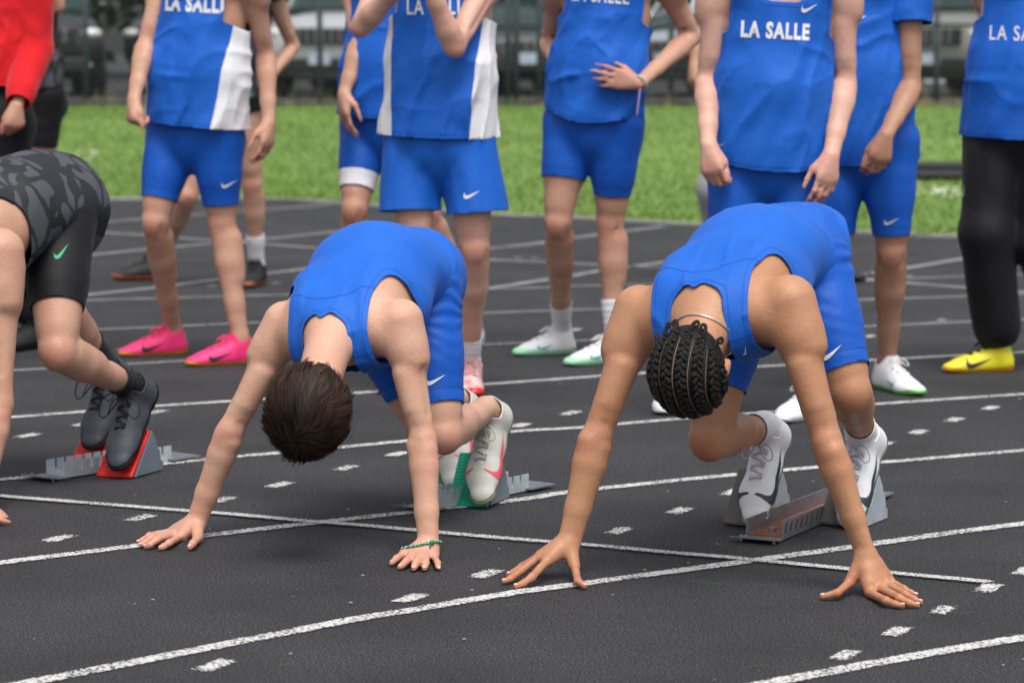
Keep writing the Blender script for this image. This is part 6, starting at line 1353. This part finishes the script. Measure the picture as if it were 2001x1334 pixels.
Fq = np.stack([base+j, base+j+1, base+j+3, base+j+2], 2).reshape(-1, 4); o = amesh('hair_strands', V, Fq, hair_cap, hm); fattr(o, 'tone', np.repeat(tone, m_*2)); o['kind'] = 'stuff'
# bracelet
def wrap_ring(body, c, ax, off, n=61, tilt=.006, ph=.6):
    bv = BVHTree.FromPolygons([tuple(v.co) for v in body.data.vertices], [tuple(p.vertices) for p in body.data.polygons]); u = perp(RL, ax); w = np.cross(ax, u); r = []
    for a in np.linspace(0, 2*math.pi, n):
        d = u*math.cos(a)+w*math.sin(a); st = c+ax*tilt*math.cos(a+ph); h = bv.ray_cast(Vector(tuple(st)), Vector(tuple(d)), .12); r.append(np.array(h[0])+d*off if h[0] is not None else st+d*.04)
    return r
ax = nrm(J1['WL']-J1['EL']); c = J1['WL']+ax*.006; mg, mw = MB(), MB(); loop_ = wrap_ring(body1, c, ax, .0028, 41, .008, 2.4)
mg.tube(loop_, .0034, 6); tw = [p+ax*.0026*math.sin(i*1.9)+nrm(p-c)*.0022*math.cos(i*1.9) for i, p in enumerate(smooth_path(loop_, 3))]; mw.tube(tw, .0021, 5)
kn = min(loop_, key=lambda p: p[1]-.5*p[0])+np.array([0, -.004, 0]); mg.ell(kn, RL*.006, np.array([0, .005, 0]), UP*.006, 8, 6); mg.tube(smooth_path([kn, kn+np.array([-.005, -.004, -.008]), kn+np.array([-.002, -.005, -.018])], 4), .0024, 5)
br = mg.build('bracelet', root1, mat('green cord', (.01, .20, .09), .7), True); br['kind'] = 'stuff'; mw.build('bracelet_twist', br, mat('pale mint cord', (.55, .72, .62), .7), True)

# cornrow braids
H, hu, hf, hs = head_axes(J2); k2 = J2['headk']; ce = H+hu*.016*k2-hf*.002; RA = np.array([.080, .098, .098])*k2
BRM = mat('black braided hair', (.006, .0048, .004), .45, 0, .35, bump=.9, bscale=420); BRB = mat('black hair laid flat', (.006, .005, .0045), .55, 0, .3, bump=.6, bscale=380); SCALP = mat('scalp parting', (.20, .12, .08), .6)
pole = nrm(hf*.94-hu*.05); back_ = nrm(-hf*.80-hu*.42)
def hq(phi, t, sc=1.):
    """row phi over the head, t from the forehead (0) to the nape (1)"""
    e = math.radians(22+t*182); be = phi*(.66+.34*math.sin(math.pi*min(1, .10+t*.83)))
    return ce+(hs*math.sin(be)*RA[0]+(hf*math.cos(e)*RA[1]+hu*math.sin(e)*RA[2])*math.cos(be))*sc
pr = [Cone(ce-hf*.018*k2, ce+hf*.016*k2, .0845*k2, .083*k2, k=.02), Cone(ce+hu*.004, ce-hf*.036-hu*.03, .083*k2, .062*k2, k=.02)]
acc, lo, rs = grid_field(pr, .006); V, Q = surface(acc, lo, rs, 2); T = tri(Q); loc = V-ce
V, T = clip(V, T, (loc@hu)+.030+.45*np.clip(-(loc@hf), 0, .09)-np.clip(loc@hf-.055, 0, 1)*2); hair2 = amesh('hair', V, T, root2, BRB)
bv2 = BVHTree.FromPolygons([tuple(v) for v in V], [tuple(int(i) for i in t) for t in T])
def onhead(p, off):
    h = bv2.find_nearest(Vector(tuple(p))); 
    if h[0] is None: return p, nrm(p-ce)
    nn = np.array(h[1]); nn = nn if nn@(np.asarray(p)-ce) > 0 else -nn
    return np.array(h[0])+nn*off, nn
PHI = [-88, -63, -38, -13, 13, 38, 63, 88]
for ph in PHI:
    m = MB(); ts = np.linspace(.02, .97, 90); pts = [onhead(hq(math.radians(ph), t), .0) for t in ts]; acc_ = 0; nx = 0; i = 0; side = 1
    for i in range(1, len(ts)):
        p, nn = pts[i]; q = pts[i-1][0]; acc_ += np.linalg.norm(p-q)
        if acc_ > nx:
            tan = nrm(p-q); sdv = np.cross(tan, nn); big = .82+.36*math.sin(math.pi*ts[i]); ds = nrm(tan*.80-sdv*side*.60)
            jr = lambda a: a*(1+rg.uniform(-.18, .18)); ds = nrm(ds+rg.normal(0, .10, 3)); m.ell(p+sdv*side*.0044*big+nn*.0014, ds*jr(.0104)*big, np.cross(ds, nn)*jr(.0054)*big, nn*jr(.0048)*big, 8, 6); side = -side; nx += .0066*big
    m.build('braid', hair2, BRM, True)
for ph in (-50, -26, 0, 25, 51):
    ts = np.linspace(.10, .90, 40); V = []
    for i, t in enumerate(ts):
        p, nn = onhead(hq(math.radians(ph+1.2*math.sin(t*9+ph)), t), .0012); q, _ = onhead(hq(math.radians(ph), min(t+.02, 1)), .0012); tan = nrm(q-p); s = np.cross(tan, nn)*(.0007 if abs(ph) > 2 else .0012)*(.5+.8*math.sin(math.pi*i/39))
        V += [p-s, p+s]
    pmesh('hair_parting', V, [(2*i, 2*i+1, 2*i+3, 2*i+2) for i in range(39)], hair2, SCALP)
for i, ph in enumerate((-63, -38, -13, 13, 38, 63)):
    p, nn = onhead(hq(math.radians(ph), .97), .003); tan = nrm(hq(math.radians(ph), .99)-hq(math.radians(ph), .94)); s = np.cross(tan, nn)*(1 if i % 2 else -1); tan = nrm(tan+nn*.5); pts = []
    for a in np.linspace(0, 1, 16): r = .0085*(1-.45*a); an = a*5.6; pts.append(p+tan*(.010*min(1, a*4)+.009)+(s*(math.cos(an)-1)*r*-1+tan*math.sin(an)*r))
    m = MB(); m.tube([p-tan*.006]+pts, [.0050]+[.0046*(1-.55*a) for a in np.linspace(0, 1, 16)], 7); m.build('braid_end', hair2, BRM, True)
# chain round the neck
nb_, hd_ = J2['N'], J2['Hd']; ax = nrm(hd_-nb_); c = lerp(nb_, hd_, .48); u = perp(RL, ax); w = np.cross(ax, u); m = MB()
bvb = BVHTree.FromPolygons([tuple(v.co) for v in body2.data.vertices], [tuple(p.vertices) for p in body2.data.polygons]); ring = []
for a in np.linspace(0, 2*math.pi, 61):
    d = u*math.cos(a)+w*math.sin(a); st = c+ax*.008*math.cos(a*1.0+.5); h = bvb.ray_cast(Vector(tuple(st+d*.10)), Vector(tuple(-d)), .1); ring.append(np.array(h[0])+d*.0022 if h[0] is not None else st+d*.062)
m.tube([p+ax*.0006*((-1)**i) for i, p in enumerate(smooth_path(ring, 3))], .0019, 5); m.build('neck_chain', root2, mat('silver chain', (.75, .75, .76), .22, .9), True)

# hair of the sprinter in dark kit
H3, u3, f3, _s3 = head_axes(J3); pr = [Cone(H3+u3*.03-f3*.02, H3+u3*.03+f3*.02, .090, .084, k=.02), Cone(H3-f3*.03, H3-f3*.05-u3*.035, .078, .058, k=.02)]
acc, lo, rs = grid_field(pr, .008); V, Q = surface(acc, lo, rs, 1); T = tri(Q); loc = V-H3; V = V+vnormals(V, T)*(.010*noise3(V, 70))[:, None]
V, T = clip(V, T, (loc@u3)+.03+.5*np.clip(-(loc@f3), 0, .1)-np.clip(loc@f3-.05, 0, 1)*2); amesh('hair', V, T, root3, HAIR)
print('objects', len(bpy.data.objects), 'tris', sum(len(o.data.polygons) for o in bpy.data.objects if o.type == 'MESH'))
